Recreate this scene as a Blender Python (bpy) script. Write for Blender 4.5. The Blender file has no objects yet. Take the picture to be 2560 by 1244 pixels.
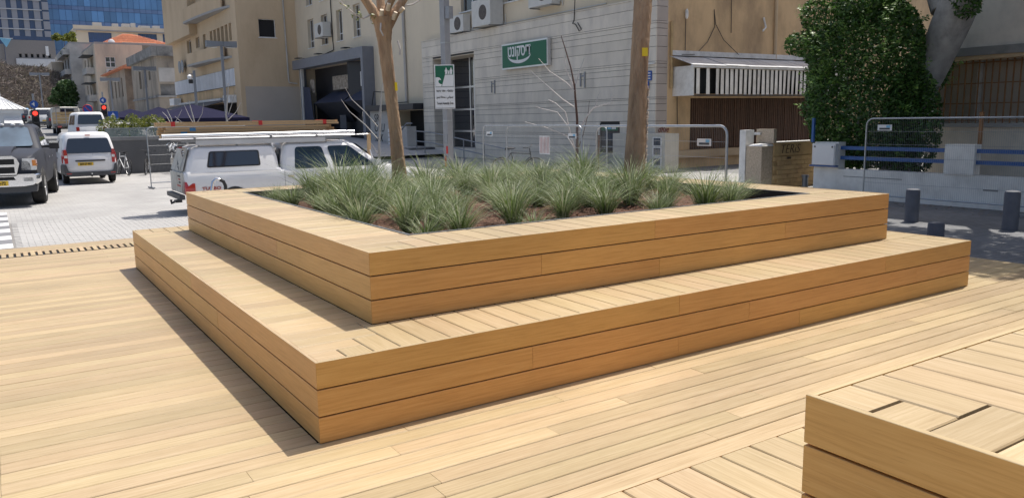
import bpy, math, random
from mathutils import Vector, Matrix
rnd = random.Random(7)
SC = bpy.context.scene
COL = SC.collection
PI = math.pi

# ------------------------------------------------------------------ camera, sky, sun, exposure
cam_d = bpy.data.cameras.new('camera'); cam = bpy.data.objects.new('camera', cam_d); COL.objects.link(cam)
cam_d.sensor_width = 36.0; cam_d.sensor_fit = 'HORIZONTAL'; cam_d.lens = 1971.709 * 36 / 2560
cam_d.clip_start = 0.05; cam_d.clip_end = 2000
yaw, pit, rol = math.radians(56.9527), math.radians(-9.416), math.radians(-0.985)
fw = Vector((math.cos(pit)*math.cos(yaw), math.cos(pit)*math.sin(yaw), math.sin(pit)))
rt = Vector((math.sin(yaw), -math.cos(yaw), 0)); up = rt.cross(fw)
r2 = rt*math.cos(rol) + up*math.sin(rol); u2 = -rt*math.sin(rol) + up*math.cos(rol)
m = Matrix((r2, u2, -fw)).transposed().to_4x4(); m.translation = Vector((-1.2881, -3.8711, 1.683))
cam.matrix_world = m
SC.camera = cam

SUN_DIR = Vector((0.19, 0.05, 0.445)).normalized()      # towards the sun
elev = math.asin(SUN_DIR.z); azim = math.atan2(SUN_DIR.x, SUN_DIR.y)
world = bpy.data.worlds.new('World'); SC.world = world; world.use_nodes = True
wn = world.node_tree; wn.nodes.clear()
sky = wn.nodes.new('ShaderNodeTexSky'); sky.sky_type = 'NISHITA'; sky.sun_disc = False
sky.sun_elevation = elev; sky.sun_rotation = azim; sky.air_density = 1.0; sky.dust_density = 3.5; sky.ozone_density = 0.3
bg = wn.nodes.new('ShaderNodeBackground'); bg.inputs['Strength'].default_value = 0.145
wo = wn.nodes.new('ShaderNodeOutputWorld')
wn.links.new(sky.outputs[0], bg.inputs[0]); wn.links.new(bg.outputs[0], wo.inputs[0])
sd = bpy.data.lights.new('sun', 'SUN'); sd.energy = 4.6; sd.angle = math.radians(0.53); sd.color = (1.0, 0.955, 0.88)
so = bpy.data.objects.new('sun', sd); COL.objects.link(so)
so.rotation_euler = (-SUN_DIR).to_track_quat('-Z', 'Y').to_euler(); so.location = (0, 0, 30)
vs = SC.view_settings
vs.view_transform = 'Standard'; vs.look = 'None'; vs.exposure = 0.16; vs.gamma = 1.0; vs.use_curve_mapping = False
SC.cycles.max_bounces = 8; SC.cycles.diffuse_bounces = 4; SC.cycles.transparent_max_bounces = 16
SC.cycles.caustics_reflective = False; SC.cycles.caustics_refractive = False

G = -0.38          # level of the paved plaza; the timber deck is at 0

# ------------------------------------------------------------------ materials
M = {}
def nd(t, kind, **kw):
    n = t.nodes.new(kind)
    for k, v in kw.items(): setattr(n, k, v)
    return n
def mat(name, col, rough=0.6, metal=0.0, var=0.12, scale=3.0, bump=0.0, bscale=40.0, rand=0.0, spec=0.5, col2=None, c2scale=1.2, c2lo=0.45, c2hi=0.7, stretch=(1, 1, 1), coat=0.0, emis=0.0, alpha=1.0, trans=0.0, bdist=0.01):
    m_ = bpy.data.materials.new(name); m_.use_nodes = True; t = m_.node_tree; b = t.nodes['Principled BSDF']
    b.inputs['Roughness'].default_value = rough; b.inputs['Metallic'].default_value = metal
    b.inputs['Specular IOR Level'].default_value = spec; b.inputs['Coat Weight'].default_value = coat
    b.inputs['Transmission Weight'].default_value = trans; b.inputs['Alpha'].default_value = alpha
    if coat: b.inputs['Coat Roughness'].default_value = 0.06
    geo = nd(t, 'ShaderNodeNewGeometry')
    mp = nd(t, 'ShaderNodeMapping'); mp.inputs['Scale'].default_value = stretch
    t.links.new(geo.outputs['Position'], mp.inputs['Vector'])
    src = None
    rgb = nd(t, 'ShaderNodeRGB'); rgb.outputs[0].default_value = (*col, 1); src = rgb.outputs[0]
    if col2:
        n2 = nd(t, 'ShaderNodeTexNoise'); n2.inputs['Scale'].default_value = c2scale; n2.inputs['Detail'].default_value = 6; n2.inputs['Roughness'].default_value = 0.65
        t.links.new(mp.outputs[0], n2.inputs['Vector'])
        mr = nd(t, 'ShaderNodeMapRange'); mr.inputs['From Min'].default_value = c2lo; mr.inputs['From Max'].default_value = c2hi
        t.links.new(n2.outputs['Fac'], mr.inputs['Value'])
        mx = nd(t, 'ShaderNodeMix', data_type='RGBA'); mx.inputs['B'].default_value = (*col2, 1)
        t.links.new(mr.outputs[0], mx.inputs['Factor']); t.links.new(src, mx.inputs['A']); src = mx.outputs['Result']
    if var or rand:
        hs = nd(t, 'ShaderNodeHueSaturation'); t.links.new(src, hs.inputs['Color'])
        val = None
        if var:
            n1 = nd(t, 'ShaderNodeTexNoise'); n1.inputs['Scale'].default_value = scale; n1.inputs['Detail'].default_value = 5
            t.links.new(mp.outputs[0], n1.inputs['Vector'])
            mr = nd(t, 'ShaderNodeMapRange'); mr.inputs['From Min'].default_value = 0.25; mr.inputs['From Max'].default_value = 0.75
            mr.inputs['To Min'].default_value = 1 - var; mr.inputs['To Max'].default_value = 1 + var
            t.links.new(n1.outputs['Fac'], mr.inputs['Value']); val = mr.outputs[0]
        if rand:
            oi = nd(t, 'ShaderNodeObjectInfo'); mr2 = nd(t, 'ShaderNodeMapRange'); mr2.inputs['To Min'].default_value = 1 - rand; mr2.inputs['To Max'].default_value = 1 + rand
            t.links.new(oi.outputs['Random'], mr2.inputs['Value'])
            if val is None: val = mr2.outputs[0]
            else:
                mu = nd(t, 'ShaderNodeMath', operation='MULTIPLY'); t.links.new(val, mu.inputs[0]); t.links.new(mr2.outputs[0], mu.inputs[1]); val = mu.outputs[0]
        t.links.new(val, hs.inputs['Value']); src = hs.outputs[0]
    t.links.new(src, b.inputs['Base Color'])
    if emis:
        t.links.new(src, b.inputs['Emission Color']); b.inputs['Emission Strength'].default_value = emis
    if bump:
        nb = nd(t, 'ShaderNodeTexNoise'); nb.inputs['Scale'].default_value = bscale; nb.inputs['Detail'].default_value = 4
        t.links.new(mp.outputs[0], nb.inputs['Vector'])
        bp = nd(t, 'ShaderNodeBump'); bp.inputs['Strength'].default_value = bump; bp.inputs['Distance'].default_value = bdist
        t.links.new(nb.outputs['Fac'], bp.inputs['Height']); t.links.new(bp.outputs[0], b.inputs['Normal'])
    M[name] = m_; return m_

def wood(name, axis, base, dark, pale, tone=0.07, fleck=0.5):
    """strand bamboo boards: grain runs along one axis, each board its own tone and grain offset"""
    m_ = bpy.data.materials.new(name); m_.use_nodes = True; t = m_.node_tree; b = t.nodes['Principled BSDF']
    geo = nd(t, 'ShaderNodeNewGeometry'); oi = nd(t, 'ShaderNodeObjectInfo')
    off = nd(t, 'ShaderNodeVectorMath', operation='SCALE'); off.inputs[0].default_value = (7.3, 5.1, 9.7)
    t.links.new(oi.outputs['Random'], off.inputs['Scale'])
    add = nd(t, 'ShaderNodeVectorMath', operation='ADD'); t.links.new(geo.outputs['Position'], add.inputs[0]); t.links.new(off.outputs[0], add.inputs[1])
    mp = nd(t, 'ShaderNodeMapping')
    s = [90, 90, 90]; s[axis] = 3.2; mp.inputs['Scale'].default_value = s
    t.links.new(add.outputs[0], mp.inputs['Vector'])
    n1 = nd(t, 'ShaderNodeTexNoise'); n1.inputs['Scale'].default_value = 1.0; n1.inputs['Detail'].default_value = 5; n1.inputs['Roughness'].default_value = 0.6
    t.links.new(mp.outputs[0], n1.inputs['Vector'])
    mp2 = nd(t, 'ShaderNodeMapping'); s2 = [260, 260, 260]; s2[axis] = 12; mp2.inputs['Scale'].default_value = s2
    t.links.new(add.outputs[0], mp2.inputs['Vector'])
    n2 = nd(t, 'ShaderNodeTexNoise'); n2.inputs['Scale'].default_value = 1.0; n2.inputs['Detail'].default_value = 3
    t.links.new(mp2.outputs[0], n2.inputs['Vector'])
    r1 = nd(t, 'ShaderNodeValToRGB'); r1.color_ramp.elements[0].position = 0.30; r1.color_ramp.elements[0].color = (*dark, 1)
    r1.color_ramp.elements[1].position = 0.72; r1.color_ramp.elements[1].color = (*pale, 1)
    e = r1.color_ramp.elements.new(0.5); e.color = (*base, 1)
    t.links.new(n1.outputs['Fac'], r1.inputs['Fac'])
    # dark flecks
    r2_ = nd(t, 'ShaderNodeMapRange'); r2_.inputs['From Min'].default_value = 0.62; r2_.inputs['From Max'].default_value = 0.78
    t.links.new(n2.outputs['Fac'], r2_.inputs['Value'])
    fl = nd(t, 'ShaderNodeMath', operation='MULTIPLY'); fl.inputs[1].default_value = fleck; t.links.new(r2_.outputs[0], fl.inputs[0])
    mx = nd(t, 'ShaderNodeMix', data_type='RGBA'); mx.inputs['B'].default_value = (dark[0]*0.62, dark[1]*0.56, dark[2]*0.5, 1)
    t.links.new(fl.outputs[0], mx.inputs['Factor']); t.links.new(r1.outputs[0], mx.inputs['A'])
    # broad weathering along the deck
    n3 = nd(t, 'ShaderNodeTexNoise'); n3.inputs['Scale'].default_value = 0.8; n3.inputs['Detail'].default_value = 4
    t.links.new(geo.outputs['Position'], n3.inputs['Vector'])
    hs = nd(t, 'ShaderNodeHueSaturation'); t.links.new(mx.outputs['Result'], hs.inputs['Color'])
    v1 = nd(t, 'ShaderNodeMapRange'); v1.inputs['From Min'].default_value = 0.3; v1.inputs['From Max'].default_value = 0.7; v1.inputs['To Min'].default_value = 0.9; v1.inputs['To Max'].default_value = 1.08
    t.links.new(n3.outputs['Fac'], v1.inputs['Value'])
    v2 = nd(t, 'ShaderNodeMapRange'); v2.inputs['To Min'].default_value = 1-1.25*tone; v2.inputs['To Max'].default_value = 1+0.75*tone
    t.links.new(oi.outputs['Random'], v2.inputs['Value'])
    mu = nd(t, 'ShaderNodeMath', operation='MULTIPLY'); t.links.new(v1.outputs[0], mu.inputs[0]); t.links.new(v2.outputs[0], mu.inputs[1])
    t.links.new(mu.outputs[0], hs.inputs['Value'])
    h1 = nd(t, 'ShaderNodeMath', operation='FRACT'); h2 = nd(t, 'ShaderNodeMath', operation='MULTIPLY'); h2.inputs[1].default_value = 13.7
    t.links.new(oi.outputs['Random'], h2.inputs[0]); t.links.new(h2.outputs[0], h1.inputs[0])
    h3 = nd(t, 'ShaderNodeMapRange'); h3.inputs['To Min'].default_value = 0.493; h3.inputs['To Max'].default_value = 0.505
    t.links.new(h1.outputs[0], h3.inputs['Value']); t.links.new(h3.outputs[0], hs.inputs['Hue'])
    t.links.new(hs.outputs[0], b.inputs['Base Color'])
    b.inputs['Roughness'].default_value = 0.46; b.inputs['Specular IOR Level'].default_value = 0.5
    bp = nd(t, 'ShaderNodeBump'); bp.inputs['Strength'].default_value = 0.25; bp.inputs['Distance'].default_value = 0.004
    t.links.new(n1.outputs['Fac'], bp.inputs['Height']); t.links.new(bp.outputs[0], b.inputs['Normal'])
    M[name] = m_
WB, WD, WP = (0.425, 0.320, 0.180), (0.365, 0.266, 0.140), (0.490, 0.380, 0.232)
wood('wood_x', 0, WB, WD, WP, 0.13, 0.6); wood('wood_y', 1, WB, WD, WP, 0.06, 0.5)          # walked-on boards, bleached
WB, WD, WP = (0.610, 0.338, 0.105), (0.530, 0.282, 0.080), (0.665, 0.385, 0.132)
wood('fascia_x', 0, WB, WD, WP, 0.035, 0.5); wood('fascia_y', 1, WB, WD, WP, 0.035, 0.5)      # upright boards: orange bounce light of their shaded sides put into the colour

mat('dark', (0.012, 0.012, 0.013), 0.8, var=0)
mat('gap', (0.02, 0.014, 0.01), 0.9, var=0)
mat('steel_rim', (0.16, 0.17, 0.18), 0.5, 0.6, var=0.15, scale=12)
mat('liner', (0.018, 0.018, 0.02), 0.6, var=0.2)
mat('galv', (0.42, 0.44, 0.46), 0.42, 0.85, var=0.12, scale=9)
mat('galv_dull', (0.30, 0.31, 0.33), 0.5, 0.6, var=0.12, scale=9)
mat('wire', (0.34, 0.35, 0.36), 0.5, 0.6, var=0)
mat('chrome', (0.72, 0.73, 0.75), 0.14, 1.0, var=0.04)
mat('alu', (0.70, 0.71, 0.73), 0.3, 0.9, var=0.05)
mat('paver', (0.36, 0.352, 0.34), 0.8, var=0.10, scale=0.5, rand=0.09, bump=0.35, bscale=60)
mat('paver_joint', (0.20, 0.19, 0.18), 0.9, var=0.15, scale=4)
mat('paver_white', (0.66, 0.66, 0.66), 0.7, var=0.08, scale=2, rand=0.05)
mat('paver_grey', (0.17, 0.17, 0.18), 0.7, var=0.1, scale=2)
mat('asphalt', (0.20, 0.20, 0.20), 0.85, var=0.12, scale=0.6, bump=0.4, bscale=80)
mat('kerb', (0.42, 0.41, 0.40), 0.8, var=0.12)
mat('soil', (0.085, 0.042, 0.026), 0.95, var=0.35, scale=14, bump=1.0, bscale=60, col2=(0.16, 0.08, 0.045), c2scale=16)
mat('mulch', (0.15, 0.068, 0.04), 0.9, var=0.4, scale=30)
mat('bark', (0.40, 0.268, 0.168), 0.9, var=0.25, scale=9, bump=1.0, bscale=34, bdist=0.035, stretch=(1, 1, 0.22), col2=(0.25, 0.155, 0.095), c2scale=7)
mat('bark_pale', (0.46, 0.38, 0.31), 0.85, var=0.25, scale=14, bump=0.6, bscale=30)
mat('bark_grey', (0.36, 0.35, 0.335), 0.85, var=0.15, scale=3, bump=0.5, bscale=12, col2=(0.20, 0.195, 0.19), c2scale=2)
mat('bark_dark', (0.10, 0.055, 0.042), 0.85, var=0.2, scale=20)
mat('twig_pale', (0.50, 0.46, 0.44), 0.7, var=0.15, scale=20)
mat('cut_wood', (0.62, 0.52, 0.40), 0.8, var=0.15, scale=30)
mat('yellow', (0.80, 0.58, 0.02), 0.5, var=0.05)
mat('white_paint', (0.74, 0.74, 0.75), 0.35, var=0.03, coat=0.5)
mat('white_dirty', (0.52, 0.51, 0.47), 0.5, var=0.14, scale=5, col2=(0.36, 0.34, 0.30), c2scale=3)
mat('white_plain', (0.72, 0.72, 0.72), 0.55, var=0.04)
mat('white_weathered', (0.74, 0.735, 0.72), 0.7, var=0.12, scale=3, col2=(0.55, 0.545, 0.53), c2scale=2.2, bump=0.2)
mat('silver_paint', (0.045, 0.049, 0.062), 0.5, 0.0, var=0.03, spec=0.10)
mat('black_plastic', (0.022, 0.022, 0.024), 0.55, var=0.1)
mat('grey_plastic', (0.06, 0.062, 0.068), 0.55, var=0.08)
mat('rubber', (0.018, 0.018, 0.019), 0.85, var=0.2, scale=20)
mat('rim_alu', (0.45, 0.45, 0.46), 0.35, 0.8, var=0.1)
mat('glass_dark', (0.012, 0.016, 0.026), 0.04, 0.0, var=0, spec=0.8, coat=0.6)
mat('glass_blue', (0.035, 0.055, 0.085), 0.05, 0.0, var=0.3, scale=2.5, spec=0.8, coat=0.7)
mat('glass_sky', (0.10, 0.15, 0.20), 0.06, 0.0, var=0.35, scale=1.6, spec=0.9, coat=0.8)
mat('lens_clear', (0.72, 0.72, 0.70), 0.25, 0.0, var=0.25, scale=14, coat=0.9)
mat('lens_red', (0.42, 0.012, 0.015), 0.18, var=0.2, scale=12, coat=0.9)
mat('lens_orange', (0.62, 0.20, 0.02), 0.2, var=0.1, coat=0.8)
mat('lamp_red', (1.0, 0.05, 0.03), 0.3, var=0, emis=1.4)
mat('plate_yellow', (0.78, 0.50, 0.03), 0.4, var=0.03)
mat('red', (0.55, 0.03, 0.03), 0.5, var=0.08)
mat('red_faded', (0.42, 0.09, 0.07), 0.6, var=0.2)
mat('orange', (0.80, 0.16, 0.02), 0.5, var=0.05)
mat('blue_sign', (0.02, 0.085, 0.36), 0.4, var=0.03)
mat('blue_rail', (0.028, 0.10, 0.30), 0.45, var=0.12, scale=6)
mat('blue_tape', (0.06, 0.22, 0.42), 0.5, var=0.1)
mat('ink', (0.02, 0.02, 0.02), 0.6, var=0)
mat('ink_brown', (0.055, 0.032, 0.02), 0.7, var=0)
mat('ink_red', (0.20, 0.035, 0.02), 0.7, var=0)
mat('green_sign', (0.0, 0.115, 0.055), 0.35, var=0.03)
mat('green_dark', (0.0, 0.10, 0.045), 0.4, var=0.03)
mat('pale_blue', (0.20, 0.46, 0.66), 0.5, var=0.05)
mat('lamp_grey', (0.22, 0.235, 0.26), 0.5, 0.2, var=0.08)
mat('pole_grey', (0.30, 0.305, 0.32), 0.5, 0.2, var=0.10, scale=4)
mat('bollard', (0.11, 0.115, 0.135), 0.7, var=0.15, scale=8, bump=0.3)
mat('wall_dark', (0.105, 0.105, 0.108), 0.85, var=0.14, scale=1.2, bump=0.3)
mat('coping', (0.19, 0.19, 0.19), 0.8, var=0.12)
mat('stone', (0.68, 0.62, 0.53), 0.7, var=0.10, scale=1.3, rand=0.05, bump=0.25, bscale=18, col2=(0.56, 0.51, 0.45), c2scale=1.4, stretch=(1, 1, 0.4))
mat('stone_joint', (0.05, 0.048, 0.047), 0.9, var=0.1)
mat('stone_brown', (0.46, 0.40, 0.36), 0.7, var=0.10, scale=1.5, rand=0.06, bump=0.25, bscale=18)
mat('plaster_beige', (0.72, 0.62, 0.47), 0.9, var=0.09, scale=0.7, bump=0.3, bscale=30, col2=(0.56, 0.48, 0.37), c2scale=0.35, stretch=(1, 1, 0.35))
mat('plaster_cream', (0.64, 0.54, 0.42), 0.9, var=0.08, scale=0.5, bump=0.3, bscale=30, col2=(0.40, 0.35, 0.29), c2scale=0.3, stretch=(1, 1, 0.3))
mat('plaster_tan', (0.60, 0.46, 0.305), 0.9, var=0.09, scale=0.8, bump=0.3, bscale=30, col2=(0.43, 0.32, 0.205), c2scale=0.4, stretch=(1, 1, 0.4))
mat('plaster_brown', (0.66, 0.465, 0.265), 0.9, var=0.10, scale=0.9, bump=0.35, bscale=26, col2=(0.36, 0.25, 0.15), c2scale=0.5, stretch=(1, 1, 0.5))
mat('plaster_grey', (0.74, 0.66, 0.56), 0.9, var=0.09, scale=0.7, bump=0.3, bscale=30, col2=(0.47, 0.42, 0.36), c2scale=0.5)
mat('plaster_grey_warm', (0.46, 0.405, 0.35), 0.9, var=0.05, scale=0.8, bump=0.2)
mat('plaster_old', (0.36, 0.31, 0.25), 0.95, var=0.16, scale=0.8, bump=0.4, bscale=18, col2=(0.15, 0.135, 0.12), c2scale=0.45, stretch=(1, 1, 0.35))
mat('plaster_white', (0.50, 0.48, 0.45), 0.9, var=0.10, scale=0.6, col2=(0.36, 0.345, 0.325), c2scale=0.4)
mat('stone_old', (0.20, 0.15, 0.11), 0.95, var=0.2, scale=1.5, bump=0.5, bscale=9, col2=(0.09, 0.07, 0.06), c2scale=0.6)
mat('concrete_old', (0.26, 0.255, 0.245), 0.95, var=0.2, scale=1.2, col2=(0.09, 0.09, 0.09), c2scale=0.7)
mat('concrete', (0.36, 0.35, 0.34), 0.9, var=0.1, scale=1)
mat('metal_sheet', (0.52, 0.53, 0.55), 0.5, 0.3, var=0.1, scale=3, rand=0.08)
mat('panel_grey', (0.56, 0.57, 0.60), 0.6, var=0.08, scale=1.5, rand=0.08)
mat('louver', (0.78, 0.76, 0.72), 0.6, var=0.08, scale=4, rand=0.06, col2=(0.60, 0.57, 0.52), c2scale=2.5)
mat('roof_tile', (0.50, 0.17, 0.085), 0.85, var=0.2, scale=3, rand=0.12, col2=(0.58, 0.26, 0.15), c2scale=2)
mat('rust_bar', (0.26, 0.13, 0.055), 0.8, var=0.25, scale=9)
mat('slat_brown', (0.10, 0.052, 0.03), 0.75, var=0.2, scale=6, rand=0.2)
mat('portal_grey', (0.19, 0.20, 0.23), 0.5, var=0.06)
mat('portal_dark', (0.020, 0.021, 0.028), 0.45, var=0.1)
mat('portal_blue', (0.032, 0.044, 0.085), 0.4, var=0.1)
mat('poster', (0.38, 0.33, 0.27), 0.5, var=0.5, scale=5, col2=(0.10, 0.07, 0.06), c2scale=4)
mat('beige_cabinet', (0.50, 0.48, 0.42), 0.6, var=0.08)
mat('ac_white', (0.60, 0.59, 0.56), 0.5, var=0.08, scale=4)
mat('fan_grille', (0.10, 0.085, 0.075), 0.7, var=0.3, scale=9)
mat('block_tan', (0.52, 0.37, 0.19), 0.9, var=0.12, scale=4, rand=0.08, bump=0.3, col2=(0.40, 0.27, 0.145), c2scale=2.5)
mat('pebble_dash', (0.46, 0.38, 0.29), 0.95, var=0.25, scale=24, bump=0.9, bscale=70)
mat('umbrella', (0.018, 0.018, 0.042), 0.95, var=0.08, spec=0.1)
mat('facade_hotel', (0.33, 0.33, 0.36), 0.7, var=0.05)
mat('facade_hotel_band', (0.55, 0.56, 0.58), 0.7, var=0.05)
mat('podium', (0.25, 0.23, 0.22), 0.85, var=0.06)
mat('tower_glass', (0.11, 0.25, 0.48), 0.10, 0.25, var=0.25, scale=0.10, rand=0.28, spec=0.9)
mat('tower_spandrel', (0.17, 0.26, 0.45), 0.25, 0.1, var=0.08, scale=0.2, rand=0.1)
mat('tower_mullion', (0.03, 0.08, 0.22), 0.4, var=0)
mat('window_blue', (0.03, 0.065, 0.17), 0.1, var=0.2, scale=0.5, rand=0.2, spec=0.8)
mat('kiosk_white', (0.66, 0.68, 0.70), 0.6, var=0.05)
mat('timber', (0.52, 0.35, 0.19), 0.7, var=0.18, scale=3, rand=0.14, stretch=(0.4, 20, 20))
mat('plastic_sheet', (0.75, 0.76, 0.78), 0.3, var=0.2, scale=30)
mat('wall_white', (0.84, 0.82, 0.77), 0.8, var=0.10, scale=3, col2=(0.68, 0.655, 0.61), c2scale=2.0, bump=0.25)
mat('slope_soil', (0.20, 0.155, 0.125), 0.95, var=0.3, scale=1.5)
mat('terracotta', (0.40, 0.16, 0.08), 0.8, var=0.1)

def leaf_mat(name, cols, rough=0.5, trans=0.25):
    m_ = bpy.data.materials.new(name); m_.use_nodes = True; t = m_.node_tree; b = t.nodes['Principled BSDF']
    geo = nd(t, 'ShaderNodeNewGeometry'); r = nd(t, 'ShaderNodeValToRGB')
    el = r.color_ramp.elements; n = len(cols)
    el[0].position = 0; el[0].color = (*cols[0], 1); el[1].position = 1; el[1].color = (*cols[-1], 1)
    for i, c in enumerate(cols[1:-1]): e = el.new((i+1)/(n-1)); e.color = (*c, 1)
    t.links.new(geo.outputs['Random Per Island'], r.inputs['Fac']); t.links.new(r.outputs[0], b.inputs['Base Color'])
    b.inputs['Roughness'].default_value = rough
    tr = nd(t, 'ShaderNodeBsdfTranslucent'); t.links.new(r.outputs[0], tr.inputs['Color'])
    mx = nd(t, 'ShaderNodeMixShader'); mx.inputs[0].default_value = trans
    t.links.new(b.outputs[0], mx.inputs[1]); t.links.new(tr.outputs[0], mx.inputs[2])
    t.links.new(mx.outputs[0], t.nodes['Material Output'].inputs['Surface'])
    M[name] = m_
leaf_mat('grass_blade', [(0.055, 0.095, 0.025), (0.11, 0.165, 0.05), (0.19, 0.235, 0.105), (0.33, 0.36, 0.24), (0.17, 0.25, 0.045), (0.085, 0.14, 0.04), (0.55, 0.53, 0.38)], 0.5, 0.3)
leaf_mat('ficus_leaf', [(0.022, 0.055, 0.011), (0.04, 0.095, 0.018), (0.06, 0.14, 0.024), (0.085, 0.185, 0.034)], 0.5, 0.25)
leaf_mat('ficus_young', [(0.07, 0.15, 0.025), (0.14, 0.26, 0.045), (0.22, 0.34, 0.07)], 0.45, 0.3)
leaf_mat('hedge_leaf', [(0.09, 0.13, 0.018), (0.17, 0.20, 0.03), (0.27, 0.27, 0.05)], 0.5, 0.25)
leaf_mat('tree_leaf', [(0.03, 0.075, 0.022), (0.05, 0.105, 0.03), (0.075, 0.13, 0.035)], 0.5, 0.2)
leaf_mat('dry_vine', [(0.19, 0.145, 0.12), (0.27, 0.22, 0.185), (0.10, 0.075, 0.062), (0.22, 0.195, 0.12), (0.36, 0.30, 0.26), (0.14, 0.105, 0.085)], 0.8, 0.1)

# ------------------------------------------------------------------ mesh building
class MB:
    def __init__(s): s.v = []; s.f = []
    def poly(s, pts):
        n = len(s.v); s.v += [tuple(p) for p in pts]; s.f.append(tuple(range(n, n+len(pts)))); return s
    def box(s, x0, y0, z0, x1, y1, z1):
        x0, x1 = min(x0, x1), max(x0, x1); y0, y1 = min(y0, y1), max(y0, y1); z0, z1 = min(z0, z1), max(z0, z1)
        n = len(s.v)
        s.v += [(x0,y0,z0),(x1,y0,z0),(x1,y1,z0),(x0,y1,z0),(x0,y0,z1),(x1,y0,z1),(x1,y1,z1),(x0,y1,z1)]
        s.f += [(n,n+3,n+2,n+1),(n+4,n+5,n+6,n+7),(n,n+1,n+5,n+4),(n+1,n+2,n+6,n+5),(n+2,n+3,n+7,n+6),(n+3,n,n+4,n+7)]; return s
    def prism(s, poly, axis, a, b):
        """2-D outline swept along an axis; outline uses the two other axes in x,y,z order"""
        def P(p, c):
            q = list(p); q.insert(axis, c); return tuple(q)
        n = len(s.v); k = len(poly)
        ar = sum(poly[i][0]*poly[(i+1) % k][1]-poly[(i+1) % k][0]*poly[i][1] for i in range(k))
        if (ar > 0) == (axis == 1): poly = poly[::-1]
        if a > b: a, b = b, a
        s.v += [P(p, a) for p in poly] + [P(p, b) for p in poly]
        s.f.append(tuple(range(n+k-1, n-1, -1))); s.f.append(tuple(range(n+k, n+2*k)))
        for i in range(k): j = (i+1) % k; s.f.append((n+i, n+j, n+k+j, n+k+i))
        return s
    def rings(s, rs, cap=True, closed=True):
        n = len(s.v); k = len(rs[0])
        for r in rs: s.v += [tuple(p) for p in r]
        for i in range(len(rs)-1):
            for j in range(k if closed else k-1):
                q = (j+1) % k; s.f.append((n+i*k+j, n+i*k+q, n+(i+1)*k+q, n+(i+1)*k+j))
        if cap:
            s.f.append(tuple(range(n+k-1, n-1, -1))); s.f.append(tuple(range(n+(len(rs)-1)*k, n+len(rs)*k)))
        return s
    def tube(s, path, r, n=8, cap=True):
        path = [Vector(p) for p in path]; rs = []
        prev = None
        for i, p in enumerate(path):
            d = (path[min(i+1, len(path)-1)] - path[max(i-1, 0)]).normalized()
            if prev is None:
                a = Vector((0, 0, 1)) if abs(d.z) < 0.9 else Vector((1, 0, 0))
                u = d.cross(a).normalized()
            else:
                u = (prev - d*prev.dot(d)).normalized()
            prev = u; w = d.cross(u)
            rr = r[i] if isinstance(r, (list, tuple)) else r
            rs.append([p + (u*math.cos(2*PI*k/n) + w*math.sin(2*PI*k/n))*rr for k in range(n)])
        return s.rings(rs, cap)
    def cyl(s, p, q, r, r1=None, n=12): return s.tube([p, q], [r, r if r1 is None else r1], n)
    def lathe(s, prof, c=(0, 0, 0), n=16, axis=2):
        rs = []
        for (r, h) in prof:
            ring = []
            for k in range(n):
                a = 2*PI*k/n; p = [r*math.cos(a), r*math.sin(a)]; p.insert(axis, h)
                if axis == 1: p = [r*math.cos(a), h, -r*math.sin(a)]
                ring.append((p[0]+c[0], p[1]+c[1], p[2]+c[2]))
            rs.append(ring)
        return s.rings(rs, True)
    def torus(s, c, R, r, axis=1, n=28, k=8):
        rs = []
        for i in range(n+1):
            a = 2*PI*i/n; ring = []
            for j in range(k):
                b = 2*PI*j/k; q = (R + r*math.cos(b)); h = r*math.sin(b)
                p = [q*math.cos(a), q*math.sin(a)]; p.insert(axis, h)
                ring.append((p[0]+c[0], p[1]+c[1], p[2]+c[2]))
            rs.append(ring)
        return s.rings(rs, False)
    def slab(s, pts, t):
        """flat polygon with thickness t along its own normal"""
        P = [Vector(p) for p in pts]; nrm = Vector((0, 0, 0))
        for i in range(len(P)): nrm += P[i].cross(P[(i+1) % len(P)])
        nrm.normalize()
        n = len(s.v); k = len(P)
        s.v += [tuple(p) for p in P] + [tuple(p + nrm*t) for p in P]
        s.f.append(tuple(range(n+k-1, n-1, -1))); s.f.append(tuple(range(n+k, n+2*k)))
        for i in range(k): j = (i+1) % k; s.f.append((n+i, n+j, n+k+j, n+k+i))
        return s
    def mesh(s, name, mt, smooth=False, angle=35):
        me = bpy.data.meshes.new(name); me.from_pydata(s.v, [], s.f); me.update()
        if mt is not None: me.materials.append(M[mt] if isinstance(mt, str) else mt)
        if smooth:
            me.polygons.foreach_set('use_smooth', [True]*len(me.polygons)); me.set_sharp_from_angle(angle=math.radians(angle))
        return me
    def build(s, name, mt, parent=None, smooth=False, angle=35, kind=None, label=None):
        return put(name, s.mesh(name, mt, smooth, angle), parent, kind=kind, label=label)
def put(name, me, parent=None, loc=None, kind=None, label=None, rot=None):
    o = bpy.data.objects.new(name, me); COL.objects.link(o)
    if parent: o.parent = parent
    if loc: o.location = loc
    if rot: o.rotation_euler = rot
    if kind: o['kind'] = kind
    if label: o['label'] = label
    return o
def thing(name, label, cat, loc=(0, 0, 0), rz=0, group=None):
    o = bpy.data.objects.new(name, None); COL.objects.link(o); o.location = loc; o.rotation_euler = (0, 0, rz)
    o['label'] = label; o['category'] = cat
    if group: o['group'] = group
    return o
def tag(o, label, cat, group=None):
    o['label'] = label; o['category'] = cat
    if group: o['group'] = group
    return o
def struct(o, label=None):
    o['kind'] = 'structure'
    if label: o['label'] = label
    return o
def copy_tree(o, parent=None, label=None, loc=None, rz=None):
    c = o.copy(); COL.objects.link(c); c.parent = parent
    if label: c['label'] = label
    if loc: c.location = loc
    if rz is not None: c.rotation_euler = (0, 0, rz)
    for ch in [x for x in bpy.data.objects if x.parent == o]: copy_tree(ch, c)
    return c
def boxo(name, mt, parent, *b, **k): return MB().box(*b).build(name, mt, parent, **k)
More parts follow.
